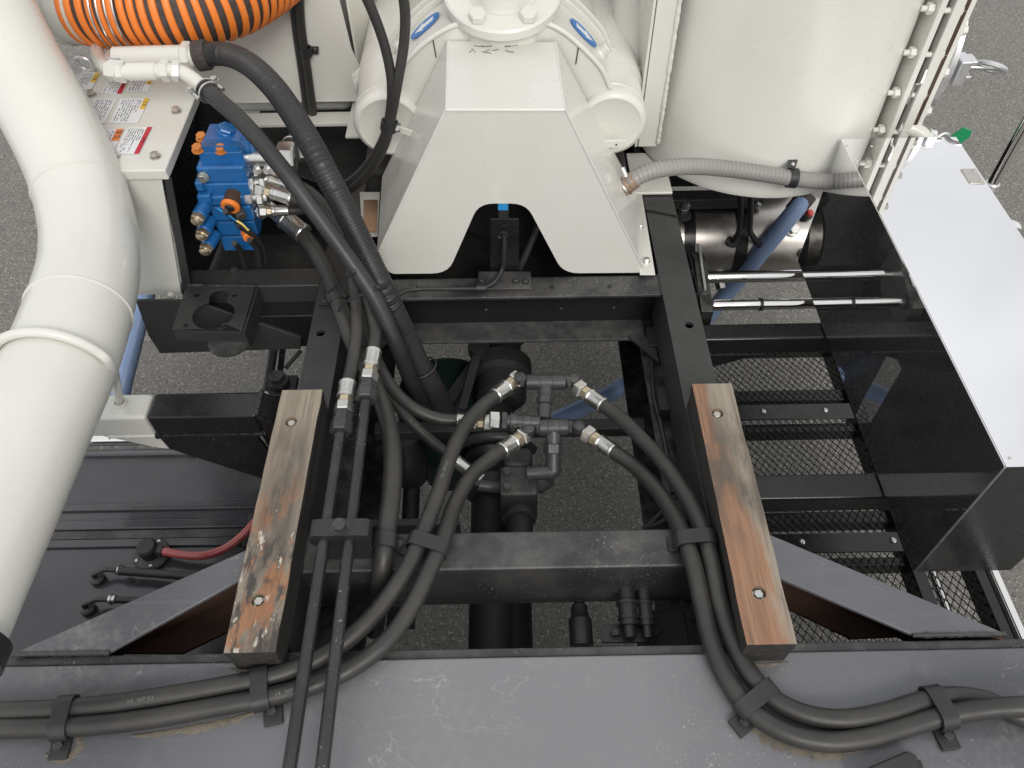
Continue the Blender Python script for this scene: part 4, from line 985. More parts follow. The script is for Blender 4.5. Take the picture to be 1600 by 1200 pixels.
label_on('warning_label', (-0.9056, 1.5961, 1.353), (-0.8664, 1.5896, 1.353), (-0.8649, 1.5223, 1.353), (-0.9063, 1.526, 1.353), [(.72, 1.0, 0, .55, 'label_yellow', '注意')], 6)
label_on('warning_label', (-0.8382, 1.5651, 1.353), (-0.7999, 1.5691, 1.353), (-0.7955, 1.5052, 1.353), (-0.8419, 1.5091, 1.353), [(.78, 1.0, 0, 1, 'label_red', '危険')], 6)
label_on('warning_label', (-0.7902, 1.5636, 1.353), (-0.7463, 1.5623, 1.353), (-0.7434, 1.5136, 1.353), (-0.7905, 1.515, 1.353), [(.78, 1.0, 0, .45, 'label_yellow', '注意')], 5)
label_on('warning_label', (-0.8448, 1.4893, 1.353), (-0.7995, 1.488, 1.353), (-0.7966, 1.3957, 1.353), (-0.8423, 1.3992, 1.353), [], 8)
label_on('warning_label', (-0.7915, 1.4878, 1.353), (-0.7317, 1.486, 1.353), (-0.7299, 1.3937, 1.353), (-0.787, 1.3977, 1.353), [(.82, 1.0, 0, .45, 'label_yellow', '注意')], 8)
label_on('warning_label', (-0.7964, 1.3753, 1.353), (-0.7507, 1.374, 1.353), (-0.7477, 1.2917, 1.353), (-0.7919, 1.2929, 1.353), [(.68, 1.0, 0, .5, 'label_orange', '警告')], 5)
label_on('warning_label', (-0.7451, 1.3806, 1.353), (-0.6967, 1.3792, 1.353), (-0.6968, 1.2882, 1.353), (-0.7453, 1.2916, 1.353), [(.80, 1.0, 0, 1, 'label_red', '危険')], 7)

# bracket bar and keyhole plate under it
t = thing('bracket_bar', 'black bracket bar with a keyhole plate below the blue valve', 'bracket', (-.6, 1.2, .95))
part(t, 'bar', MB().box((-.715, 1.246, .93), (-.409, 1.304, 1.047)), 'black', .004)
part(t, 'bar_face', MB().box((-.80, 1.20, .90), (-.409, 1.2455, 1.00)), 'black_clean', .003)
part(t, 'lower_plate', MB().prism([(-0.7879, 1.195, 1.0586), (-0.6698, 1.195, 1.0558), (-0.4655, 1.195, 0.9353), (-0.4734, 1.195, 0.8992), (-0.796, 1.195, 0.8921), (-0.8009, 1.195, 0.9499)], (0, .006, 0)), 'black', .001)
zt = 1.05; kp = [(-0.6936, 1.2449, 1.05), (-0.5443, 1.2393, 1.05), (-0.5471, 1.1047, 1.05), (-0.6906, 1.1116, 1.05)]
kc = V((-0.6148, 1.154, 1.05)); kt = V((-0.6165, 1.2094, 1.05)); key = []
for k in range(29):
    a = math.radians(90 + 26) + math.radians(308) * k / 28; key.append(kc + V((math.cos(a), math.sin(a), 0)) * .043)
for k in range(11):
    a = math.radians(0) + math.radians(180) * k / 10; key.append(kt + V((math.cos(a), math.sin(a), 0)) * .019)
holes = [circle(p, (1, 0, 0), (0, 1, 0), .0055, 12) for p in ((-0.6637, 1.2125, 1.05), (-0.5839, 1.2106, 1.05), (-0.6647, 1.1237, 1.05), (-0.585, 1.1219, 1.05))]
part(t, 'keyhole_plate', MB().plate([kp, key] + holes, (0, 0, .006)), 'black', .0008)
part(t, 'plate_lip', MB().prism([V(kp[3]) + V((0, 0, -.0005)), V(kp[2]) + V((0, 0, -.0005)), V(kp[2]) + V((0, .002, -.03)), V(kp[3]) + V((.0, .002, -.03))], (0, .005, 0)), 'black', .001)
part(t, 'plate_side', MB().prism([V(kp[2]) + V((0, .001, -.0005)), V(kp[1]) + V((0, 0, -.0005)), V(kp[1]) + V((0, 0, -.05)), V(kp[2]) + V((0, .001, -.05))], (.005, 0, 0)), 'black', .001)
weld(t, (-0.6917, 1.2436, 1.055), (-0.6458, 1.2425, 1.055), .004, 'flaked'); weld(t, (-0.6458, 1.2425, 1.055), (-0.5428, 1.238, 1.055), .003, 'black')
bolt(t, (-0.6026, 1.295, 1.047), (0, 0, 1), .013, 'fitting')
part(t, 'backing_disc', MB().cyl(V(kc) + V((0, .02, -.10)), V(kc) + V((0, .02, -.095)), .047, 28), 'cast')

# ================================================================== blue valve
t = thing('control_valve', 'blue hydraulic control valve with orange bolts and steel ports', 'valve', (-.55, 1.3, 1.1))
def bq(px0, py0, px1, py1, y, d, name='valve_section', mat='blue', bev=.004):
    a, b = V(Q2(px0, py0, y)), V(Q2(px1, py1, y)); return part(t, name, MB().box((a.x, y, a.z), (b.x, y + d, b.z)), mat, bev, seg=3)
def cq(p0, y0, p1, y1, r, name, mat='blue', ch=.002, hexa=False):
    a, b = V(Q2(*p0, y0)), V(Q2(*p1, y1)); return part(t, name, MB().hexn(a, b, r * 2) if hexa else MB().cyl(a, b, r, 20, ch=ch), mat)
bq(308, 238, 384, 258, 1.30, .10); bq(304, 262, 388, 286, 1.285, .10, bev=.006)
bq(309, 288, 392, 306, 1.28, .10); bq(305, 308, 384, 322, 1.27, .10, bev=.006); bq(326, 324, 398, 345, 1.272, .10); bq(334, 347, 404, 368, 1.28, .09); bq(342, 370, 400, 392, 1.285, .08)
part(t, 'top_plate', MB().prism(rounded([(-0.5836, 1.3, 1.3472), (-0.5048, 1.3, 1.3485), (-0.53, 1.36, 1.3293), (-0.5931, 1.36, 1.3305)], .012), (0, 0, .012)), 'blue', .002)
for p in ((-0.5981, 1.36, 1.3306), (-0.5561, 1.36, 1.3269), (-0.5892, 1.305, 1.3411), (-0.5455, 1.305, 1.3388)): bolt(t, V(p) + V((0, 0, .008)), (0, -.2, 1), .017, 'orange_bolt')
cq((352, 232), 1.37, (354, 203), 1.37, .019, 'relief_cap'); cq((354, 206), 1.37, (355, 198), 1.37, .016, 'relief_hexagon', hexa=True)
cq((376, 232), 1.33, (394, 230), 1.33, .014, 'plug_cap'); cq((392, 231), 1.33, (400, 229), 1.33, .011, 'plug_hexagon', hexa=True)
bq(357, 230, 378, 246, 1.31, .06, 'valve_block'); bq(302, 286, 320, 300, 1.27, .05, 'valve_lug'); bq(306, 306, 332, 318, 1.262, .05, 'valve_lug')
bolt(t, (-0.5882, 1.283, 1.304), (0, -1, 0), .016, 'zinc')
for (a, b) in (((322, 318), (311, 338)), ((328, 342), (318, 362)), ((336, 364), (324, 385))):
    cq(a, 1.275, b, 1.24, .0145, 'spool_cap'); 
    e = V(Q2(*b, 1.24)); d = (e - V(Q2(*a, 1.275))).normalized(); part(t, 'cap_nut', MB().hexn(e, e + d * .012, .024), 'brass'); part(t, 'cap_nut_tip', MB().lathe(e + d * .012, d, [(0, .0105), (.005, .010), (.008, .006), (.0085, .001)], 16), 'brass')
cq((367, 300), 1.29, (360, 322), 1.25, .0165, 'solenoid', 'rust'); cq((361, 319), 1.252, (359, 325), 1.243, .0185, 'solenoid_ring', 'orange'); cq((360, 322), 1.2475, (358, 327), 1.24, .010, 'solenoid_core', 'rubber_dark')
cq((370, 326), 1.27, (378, 340), 1.25, .011, 'connector', 'cast'); cq((384, 362), 1.27, (389, 372), 1.25, .011, 'connector', 'orange')
# port fittings to the right
def port(y, segs, z):
    for (x0, x1, r, kind, mat) in segs:
        a, b = V(Q2(x0, z, y)), V(Q2(x1, z, y))
        part(t, 'port_nut' if kind == 'hex' else 'port_sleeve', MB().hexn(a, b, r * 2) if kind == 'hex' else MB().cyl(a, b, r, 20, ch=.001), mat)
port(1.33, [(374, 383, .026, 'hex', 'zinc'), (383, 436, .019, 'cyl', 'zinc'), (436, 462, .026, 'hex', 'zinc')], 246)
port(1.31, [(380, 388, .017, 'hex', 'zinc'), (388, 393, .012, 'cyl', 'zinc'), (393, 400, .018, 'hex', 'zinc'), (400, 408, .014, 'cyl', 'zinc'), (408, 417, .017, 'hex', 'zinc')], 286)
port(1.30, [(386, 397, .018, 'hex', 'zinc'), (397, 404, .014, 'cyl', 'zinc'), (404, 414, .019, 'hex', 'zinc'), (414, 420, .015, 'cyl', 'zinc')], 308)
port(1.30, [(391, 398, .016, 'hex', 'zinc'), (398, 403, .01, 'cyl', 'zinc'), (403, 411, .015, 'hex', 'zinc'), (411, 424, .012, 'cyl', 'zinc')], 330)
for px in (404, 420, 432): bolt(t, Q2(px, 262, 1.32) if False else V(Q2(px, 263, 1.32)), (0, -1, .3), .017, 'zinc', 'nut')
hose('return_hose', 'short dark hose bend with a wire clamp behind the blue valve', [(-0.4371, 1.36, 1.2922), (-0.4257, 1.38, 1.2995), (-0.4235, 1.42, 1.2911), (-0.4367, 1.5, 1.2628)], .026, 'rubber', seg=20)
t2 = thing('wire_clamp', 'bright wire hose clamp on the short bend behind the blue valve', 'clamp', (-0.4236, 1.37, 1.3016))
mb = MB(); mb.torus((-0.4267, 1.378, 1.2993), V((-0.4235, 1.42, 1.2911)) - V((-0.4371, 1.36, 1.2922)), .0275, .0028, 26, 6); part(t2, 'wire', mb, 'zinc'); part(t2, 'screw', MB().cyl((-0.4057, 1.35, 1.3278), (-0.4053, 1.34, 1.3052), .006, 10), 'zinc')
# wires and cables leaving the valve
for i, pts in enumerate(([(352, 330), (366, 342), (382, 360), (395, 380), (400, 405)], [(372, 352), (392, 365), (408, 382), (415, 410)], [(366, 380), (375, 390), (380, 405), (384, 420)], [(390, 375), (402, 390), (406, 415)])):
    hose('signal_cable', ('cable in front of the blue valve, nearest to its solenoid', 'cable curving under the steel ports of the blue valve', 'lowest left cable under the blue valve', 'cable between the others under the blue valve')[i], [V(Q2(*p, 1.235 + .02 * k)) for k, p in enumerate(pts)], .0058, 'rubber', 'cable', 'cables under the blue valve', seg=10)
hose('signal_wire', 'pair of thin yellow wires on the blue valve', [(-0.5355, 1.24, 1.2296), (-0.5259, 1.236, 1.2247), (-0.5175, 1.236, 1.2084)], .0022, 'tape', 'wire', seg=8)
hose('signal_wire', 'thin blue wire looping on the blue valve', [(-0.5667, 1.245, 1.2562), (-0.5485, 1.237, 1.2481), (-0.5359, 1.24, 1.2281)], .0018, 'bluecap', 'wire', seg=8)

# ================================================================== big white pipe on the left
t = thing('suction_pipe', 'large cream white suction pipe sweeping down the left edge', 'pipe', (-0.7116, 0.6822, 1.25))
PIPE = [(-1.0771, 1.6626, 1.68), (-1.0012, 1.5275, 1.63), (-0.9484, 1.4553, 1.57), (-0.9003, 1.3841, 1.485), (-0.8478, 1.3122, 1.41), (-0.8043, 1.2393, 1.355), (-0.7609, 1.139, 1.315), (-0.731, 1.0427, 1.3), (-0.7103, 0.9314, 1.3), (-0.6994, 0.8045, 1.3), (-0.6998, 0.6697, 1.3), (-0.7001, 0.5527, 1.3), (-0.7018, 0.4458, 1.3), (-0.7028, 0.3674, 1.3)]
part(t, 'pipe_body', MB().tube(PIPE, .0805, 56, 10), 'white')
sp = frames_along(smooth_path(PIPE, 10))
for k in (54, 81):
    p, d, u, v = sp[k]; part(t, 'weld_ring', MB().torus(p, d, .0805, .0022, 56, 8), 'white')
p, d, u, v = sp[-1]
part(t, 'end_collar', MB().lathe(p - d * .006, d, [(0, .082), (0, .089), (.03, .089), (.03, .06)], 48), 'rubber_dark')
part(t, 'side_lug', MB().cyl((-0.7735, 0.8633, 1.3), (-0.7972, 0.8403, 1.3), .022, 24, ch=.004), 'white')
t = thing('pipe_hoop', 'white bent rod hooped over the large suction pipe', 'rod', (-0.7431, 0.9301, 1.05))
p, d, u, v = sp[91]
upv = (V((0, 0, 1)) - d * d.z).normalized(); sdv = d.cross(upv); sdv = sdv if sdv.x > 0 else -sdv
arc = [p + (sdv * math.cos(math.radians(a)) + upv * math.sin(math.radians(a))) * .0885 for a in range(15, 200, 13)]
part(t, 'rod', MB().tube([(-0.7567, 0.9445, 1.03), (-0.7083, 0.8918, 1.12)] + arc, .0075, 14), 'white')
# support arm
t = thing('support_arm', 'welded square support arm, half white and half black, below the suction pipe', 'arm', (-.65, .92, .95))
part(t, 'white_tube', MB().box((-.90, .893, .985), (-.688, .953, 1.046)), 'white', .008, seg=4)
part(t, 'black_tube', MB().box((-.6875, .8925, .985), (-.478, .9535, 1.0465)), 'black_clean', .008, seg=4)
part(t, 'socket_ring', MB().torus((-0.7453, 0.9294, 1.047), (0, 0, 1), .011, .003, 20, 8), 'white_dull')
part(t, 'white_gusset', MB().prism([(-.80, .8985, .984), (-.690, .8985, .984), (-.682, .8985, .935), (-.70, .8985, .938)], (0, .008, 0)), 'white', .001)
part(t, 'black_gusset', MB().prism([(-.689, .8985, .984), (-.50, .8985, .984), (-.46, .8985, .78), (-.50, .8985, .80), (-.681, .8985, .934)], (0, .008, 0)), 'black_clean', .001)
part(t, 'end_block', MB().prism([(-.477, .893, 1.046), (-.435, .893, 1.006), (-.412, .893, .93), (-.412, .893, .75), (-.452, .893, .75), (-.478, .893, .90)], (0, .06, 0)), 'black_clean', .003)
weld(t, (-.688, .8945, .985), (-.48, .8945, .985), .005, 'black_clean'); weld(t, (-.78, .8955, .985), (-.69, .8955, .985), .005, 'white')
weld(t, (-.478, .893, 1.045), (-.478, .953, 1.046), .005, 'black_clean'); weld(t, (-.478, .8925, .98), (-.455, .8925, .79), .005, 'black_clean'); weld(t, (-.476, .8925, 1.043), (-.436, .8925, 1.004), .005, 'black_clean')

# ================================================================== fuel tank
ZF = .80
t = thing('fuel_tank', 'dark glossy fuel tank with two strap ridges, lower left', 'fuel tank', (-.85, .75, .45))
part(t, 'shell', MB().box((-1.35, .36, .35), (-.43, 1.02, ZF)), 'grey_tank', .05, seg=6)
for y0, w in ((.752, .018), (.792, .022), (.836, .016)):
    part(t, 'strap_ridge', MB().box((-1.36, y0, ZF + .0005), (-.44, y0 + w, ZF + .007)), 'grey_tank', .003)
part(t, 'strap', MB().box((-1.36, .772, ZF + .0008), (-.54, .790, ZF + .0035)), 'black_dusty')
part(t, 'strap_end', MB().box((-.539, .745, ZF + .0035), (-.40, .82, ZF + .012)), 'black', .002)
for dx in (0, .03):
    for y in (.762, .80): bolt(t, (-.525 + dx, y, ZF + .012), (0, 0, 1), .009, 'fitting', 'pan', 'rivet')
part(t, 'trim_tube', MB().cyl((-1.35, 1.0, ZF + .03), (-.72, 1.0, ZF + .03), .014, 20), 'chrome')
part(t, 'trim_hook', MB().tube([(-.715, 1.0, ZF + .04), (-.71, .985, ZF + .01), (-.695, .975, ZF + .005)], .006, 8), 'rubber_dark')
s = thing('fuel_sender', 'round black fuel sender with five screws on the dark tank', 'sender', (-0.7196, 0.7373, 0.8))
sc = V((-0.7178, 0.7342, 0.806))
part(s, 'flange', MB().lathe(sc + V((0, 0, -.0045)), (0, 0, 1), [(0, .036), (.006, .036), (.009, .033), (.009, .001)], 36), 'cast')
part(s, 'cap', MB().lathe(sc + V((0, 0, .004)), (0, 0, 1), [(0, .018), (.012, .018), (.014, .020), (.026, .020), (.031, .016), (.031, .001)], 28), 'rubber_dark')
for k in range(5):
    a = math.radians(70 + 72 * k); bolt(s, sc + V((math.cos(a) * .028, math.sin(a) * .028, .0045)), (0, 0, 1), .008, 'zinc', 'pan', 'screw')
h = hose('fuel_hose', 'translucent red fuel hose curving from the tank sender', [sc + V((.012, 0, .016)), (-0.6826, 0.7287, 0.826), (-0.6467, 0.7211, 0.826), (-0.6049, 0.7189, 0.826), (-0.5677, 0.732, 0.826), (-0.5365, 0.7574, 0.83), (-0.5113, 0.7915, 0.835)], .0085, 'redhose', seg=16)
part(h, 'cuff', MB().cyl(sc + V((.010, 0, .018)), (-0.6849, 0.7285, 0.8265), .0102, 18, ch=.001), 'rubber_dark')
for (c0, pts, lab) in (((-0.8091, 0.6833, 0.81), [(155, 893), (163, 890), (180, 891)], 'upper one of two, by the sender'), ((-0.8074, 0.622, 0.81), [(140, 941), (150, 937), (168, 937)], 'lower one of two, by the brace')):
    q = V(c0); s = thing('pipe_elbow', 'small black pipe elbow on the dark tank, ' + lab, 'elbow', q, 'pipe elbows on the dark tank')
    part(s, 'base_nut', MB().lathe(q + V((0, 0, -.009)), (0, 0, 1), [(0, .014), (.010, .014), (.013, .010), (.014, .006)], 20), 'fitting')
    part(s, 'bend', MB().tube([q, q + V((0, 0, .014))] + [P2(px, py, .826) for px, py in pts], .0048, 12), 'fitting')
    e = V(P2(pts[-1][0] + 2, pts[-1][1], .826)); part(s, 'union', MB().cyl(e, e + V((.014, 0, 0)), .0085, 16, ch=.001), 'zinc' if pts[-1][1] > 900 else 'fitting')
    part(s, 'wire_clip', MB().torus(e + V((.006, 0, 0)), (1, 0, 0), .0095, .0014, 18, 6), 'zinc')
hose('return_pipe', 'dark straight pipe leading right from the upper tank elbow', [(-0.7611, 0.6894, 0.826), (-0.7052, 0.6843, 0.826), (-0.6274, 0.6742, 0.83), (-0.5643, 0.6664, 0.83)], .0085, 'rubber_dark')
hose('return_pipe', 'dark pipe leading right from the lower tank elbow', [(-0.7575, 0.6306, 0.826), (-0.7256, 0.6287, 0.826), (-0.6625, 0.6232, 0.83)], .0065, 'rubber_dark')

# ================================================================== orange hose and its pipes
OR = [(-0.8867, 1.686, 1.46), (-0.8445, 1.6728, 1.46), (-0.7603, 1.6612, 1.46), (-0.6738, 1.6641, 1.46), (-0.6012, 1.7001, 1.46), (-0.5426, 1.7848, 1.46), (-0.4957, 1.9244, 1.46), (-0.4695, 2.0963, 1.46)]
t = thing('suction_hose', 'thick orange and black spiral suction hose at the top left', 'hose', OR[2])
part(t, 'inner_wall', MB().tube(OR, .0805, 40, 12), 'hose_dark')
fine = smooth_path(OR, 60); fr_ = frames_along(fine); dist = 0; pts = []; phase = 0
for i, (p, d, u, v) in enumerate(fr_):
    if i: phase += (p - fr_[i - 1][0]).length / .0195 * 2 * math.pi
    pts.append((p, d, u, v, phase))
# resample the helix evenly in angle
hel = []; step = 2 * math.pi / 30; nxt = 0
for (p, d, u, v, a), (p2, d2, u2, v2, a2) in zip(pts, pts[1:]):
    while nxt <= a2:
        w = 0 if a2 == a else (nxt - a) / (a2 - a)
        c = p.lerp(p2, w); uu = u.lerp(u2, w).normalized(); vv = v.lerp(v2, w).normalized(); dd = d.lerp(d2, w).normalized()
        hel.append((c, dd, uu * math.cos(nxt) + vv * math.sin(nxt))); nxt += step
mb = MB(); vs = []; fs = []; sec = [(-.0075, .0790), (-.0072, .0838), (-.0048, .0858), (.0048, .0858), (.0072, .0838), (.0075, .0790)]; k_ = len(sec)
for c, dd, e in hel:
    for a, r in sec: vs.append(c + dd * a + e * r)
for i in range(len(hel) - 1):
    for k in range(k_ - 1): fs.append((i * k_ + k, i * k_ + k + 1, (i + 1) * k_ + k + 1, (i + 1) * k_ + k))
mb.add(vs, fs); part(t, 'spiral_rib', mb, 'orange', ang=60)
f2 = frames_along(smooth_path(OR, 12))
for k in (16, 17, 20, 21):
    p, d, u, v = f2[k]; part(t, 'wire_clamp', MB().torus(p + d * (.004 if k % 2 else -.004), d + V((0, .06, 0)), .0878, .0023, 48, 6), 'zinc')
t = thing('suction_elbow', 'white elbow pipe that the orange hose is clamped to', 'pipe', (-0.9036, 1.5543, 1.5))
part(t, 'stub', MB().tube([(-1.0546, 1.7276, 1.46), (-0.9623, 1.7004, 1.46), (-0.871, 1.6795, 1.46)], .0825, 40, smooth=False), 'white')
part(t, 'collar', MB().tube([(-0.9354, 1.6935, 1.46), (-0.9168, 1.687, 1.46)], .0855, 40, smooth=False), 'white')
part(t, 'flange_ring', MB().tube([(-1.0055, 1.7138, 1.46), (-0.9932, 1.7104, 1.46)], .094, 40, smooth=False), 'white')
bolt(t, (-0.6937, 1.2, 1.6743) if False else V((-0.9106, 1.5983, 1.53)), (1, 0, .3), .02, 'white')
# small white pipe run with clamp, over the box lid
t = thing('water_pipe', 'thin white pipe with elbows crossing above the labelled lid', 'pipe', (-0.7988, 1.4776, 1.42))
part(t, 'run', MB().tube([(-0.892, 1.6737, 1.38), (-0.832, 1.5481, 1.41), (-0.7661, 1.4334, 1.45), (-0.7301, 1.3972, 1.46), (-0.6718, 1.3955, 1.46), (-0.6269, 1.3988, 1.46), (-0.6097, 1.4004, 1.455), (-0.5889, 1.3879, 1.45), (-0.5661, 1.3663, 1.445)], .0135, 24), 'white')
for a, b, r in (((-0.7469, 1.4048, 1.46), (-0.7252, 1.3971, 1.46), .0168), ((-0.7277, 1.3972, 1.46), (-0.7131, 1.3967, 1.46), .0175), ((-0.6464, 1.3994, 1.46), (-0.6294, 1.3988, 1.46), .0175), ((-0.6269, 1.3988, 1.46), (-0.612, 1.401, 1.456), .0165)):
    part(t, 'coupling', MB().hexn(a, b, r * 2), 'white')
part(t, 'valve_body', MB().cyl((-0.7107, 1.3967, 1.46), (-0.6506, 1.3972, 1.46), .0165, 24, ch=.004), 'white')
part(t, 'green_lever', MB().box(V((-0.7149, 1.4038, 1.442)), V((-0.7091, 1.405, 1.436)) + V((0, 0, .004))), 'green', .001)
t = thing('water_manifold', 'white manifold with a strainer body under the orange hose', 'manifold', (-0.6721, 1.472, 1.45))
part(t, 'body', MB().tube([(-0.7989, 1.5471, 1.41), (-0.7208, 1.5499, 1.41), (-0.6551, 1.5505, 1.41), (-0.6253, 1.5469, 1.41)], .021, 24, smooth=False), 'white')
part(t, 'block', MB().box(V((-0.816, 1.5592, 1.39)), V((-0.7758, 1.5274, 1.42))), 'alu', .003)
part(t, 'nut', MB().hexn((-0.6605, 1.5506, 1.41), (-0.6419, 1.5501, 1.41), .048), 'white')
part(t, 'hook', MB().torus((-0.8952, 1.5991, 1.37), (.2, 1, .3), .018, .005, 24, 8), 'alu')

# ================================================================== hoses of the upper bundle
G = hose('rubber_hose', 'smooth black rubber hose crossing over the others from the white elbow', [(-0.5626, 1.3616, 1.445), (-0.5221, 1.318, 1.44), (-0.4709, 1.2706, 1.42), (-0.4087, 1.213, 1.37), (-0.347, 1.1564, 1.3), (-0.2915, 1.1071, 1.23), (-0.2508, 1.0684, 1.17), (-0.2213, 1.0337, 1.09), (-0.2044, 1.0273, 0.99), (-0.1861, 1.0289, 0.88)], .0158, 'rubber_dark', group='hoses of the upper bundle', seg=20)
a, b = V((-0.5626, 1.3616, 1.445)), V((-0.5221, 1.318, 1.44)); d = (b - a).normalized()
t = thing('bolt_clamp', 'zinc bolt clamp where the smooth hose meets the white elbow', 'clamp', a)
for k in (.006, .020): part(t, 'wire', MB().torus(a + d * k, d, .0195, .0022, 24, 6), 'zinc')
for s_ in (-1, 1):
    e = V((d.y, -d.x, 0)).normalized() * .024 * s_
    part(t, 'screw', MB().cyl(a + e - d * .002, a + e + d * .028, .0042, 10), 'zinc'); bolt(t, a + e + V((0, 0, .004)), (0, 0, 1), .012, 'zinc')
H = hose('ribbed_hose', 'thick black ribbed hose running diagonally down into the frame', [(-0.626, 1.5496, 1.41), (-0.5767, 1.5367, 1.42), (-0.5104, 1.4799, 1.43), (-0.4444, 1.402, 1.42), (-0.3887, 1.3203, 1.39), (-0.3405, 1.2398, 1.35), (-0.306, 1.1997, 1.28), (-0.2737, 1.1605, 1.21), (-0.2396, 1.118, 1.13), (-0.2148, 1.1064, 1.04), (-0.1864, 1.0868, 0.94), (-0.1529, 1.0667, 0.83)], .0235, 'rubber_dark', group='hoses of the upper bundle', ribs=(.0062, .0009), seg=28, n=10)
part(H, 'end_cuff', MB().cyl((-0.6333, 1.5472, 1.41), (-0.6064, 1.5484, 1.413), .030, 24, ch=.002), 'hose_dark')
part(H, 'retaining_ring', MB().torus((-0.189, 1.0916, 0.945), V((-0.1529, 1.0667, 0.83)) - V((-0.2148, 1.1064, 1.04)), .034, .0022, 32, 8), 'rubber')
part(H, 'lower_sleeve', MB().tube([(-0.1864, 1.0868, 0.94), (-0.1529, 1.0667, 0.83), (-0.1294, 1.0423, 0.74)], .0285, 24), 'under')
D = hose('hydraulic_hose', 'thick dusty hose from the blue valve down to the middle beam', [(-0.4355, 1.301, 1.15), (-0.4024, 1.2527, 1.145), (-0.3675, 1.1901, 1.13), (-0.3368, 1.1121, 1.115), (-0.3041, 1.0356, 1.09), (-0.2647, 0.9616, 1.07), (-0.2311, 0.8798, 1.065), (-0.21, 0.7898, 1.07), (-0.2036, 0.707, 1.075), (-0.2049, 0.6259, 1.078), (-0.2093, 0.578, 1.06), (-0.2213, 0.5507, 1), (-0.2414, 0.5316, 0.9)], .0168, 'rubber', group='hydraulic hoses', seg=20)
a = V((-0.4355, 1.301, 1.15)); d = (V((-0.4782, 1.3343, 1.165)) - a).normalized()
ferrule(D, a - d * .01, d, .0185, .062); part(D, 'swivel_nut', MB().hexn(a + d * .05, a + d * .072, .034), 'zinc'); part(D, 'stub', MB().cyl(a + d * .07, a + d * .10, .012, 14), 'zinc')
E_ = hose('hydraulic_hose', 'hose joined to the left one of two steel pipes', [(-0.445, 1.3171, 1.26), (-0.4016, 1.3063, 1.25), (-0.3569, 1.2677, 1.22), (-0.323, 1.1963, 1.18), (-0.3018, 1.1206, 1.155), (-0.2903, 1.044, 1.135), (-0.2913, 0.9672, 1.12), (-0.2957, 0.9063, 1.115)], .0122, 'rubber', group='hydraulic hoses', start=(.045, .018))
F_ = hose('hydraulic_hose', 'hose joined to the right one of two steel pipes', [(-0.4341, 1.2842, 1.25), (-0.3853, 1.2693, 1.24), (-0.3374, 1.2376, 1.2), (-0.3025, 1.1746, 1.165), (-0.2756, 1.0996, 1.14), (-0.2565, 1.0358, 1.125), (-0.2559, 0.981, 1.118)], .0122, 'rubber', group='hydraulic hoses', start=(.045, .018))
hose('hydraulic_hose', 'thinnest hose leaving the lowest steel port of the blue valve', [(-0.4484, 1.2824, 1.22), (-0.4151, 1.2964, 1.21), (-0.3863, 1.33, 1.18), (-0.348, 1.29, 1.14), (-0.3258, 1.2071, 1.11), (-0.2957, 1.1061, 1.08), (-0.2725, 1.0461, 1.03), (-0.2566, 0.9941, 0.97)], .0095, 'rubber', group='hydraulic hoses', start=(.035, .014))
I_ = hose('hydraulic_hose', 'hose bending right into the level fitting above the drive shaft', [(-0.3025, 1.0973, 1.08), (-0.2676, 1.0324, 1.055), (-0.2302, 0.9657, 1.035), (-0.1879, 0.9258, 1.02), (-0.1388, 0.9096, 1.005), (-0.0981, 0.9079, 1)], .0123, 'rubber', group='hydraulic hoses', end=(.040, .016))
J_ = hose('hydraulic_hose', 'lower hose running diagonally to the pump elbow', [(-0.2957, 1.0816, 1.03), (-0.2533, 1.0032, 1), (-0.2143, 0.9521, 0.97), (-0.1633, 0.9094, 0.94), (-0.1043, 0.8647, 0.92)], .0114, 'rubber', group='hydraulic hoses', end=(.038, .016))
# cable ties
for i, pts in enumerate(([(-0.3513, 1.1056, 1.155), (-0.3159, 1.1017, 1.19), (-0.2801, 1.0766, 1.235)], [(-0.3373, 1.0928, 1.12), (-0.3018, 1.0645, 1.175), (-0.2765, 1.0692, 1.185), (-0.2453, 1.0736, 1.195), (-0.2307, 1.0978, 1.175)])):
    mb = MB(); pth = smooth_path(pts, 8); vs = []; fs = []
    for k, p in enumerate(pth): vs += [p + V((0, .0035, 0)), p + V((0, -.0035, 0)), p + V((0, -.0035, .002)), p + V((0, .0035, .002))]
    for k in range(len(pth) - 1):
        for j in range(4): fs.append((k * 4 + j, k * 4 + (j + 1) % 4, k * 4 + 4 + (j + 1) % 4, k * 4 + 4 + j))
    mb.add(vs, fs); t = thing('cable_tie', ('short' if i == 0 else 'long') + ' black cable tie round the hose bundle', 'cable tie', pth[0], 'cable ties')
    part(t, 'strap', mb, 'rubber_dark'); part(t, 'head', MB().obox(pth[-2 if i == 0 else -8] + V((0, 0, .005)), (.009, .007, .006), pth[-1] - pth[-4]), 'rubber_dark', .001)

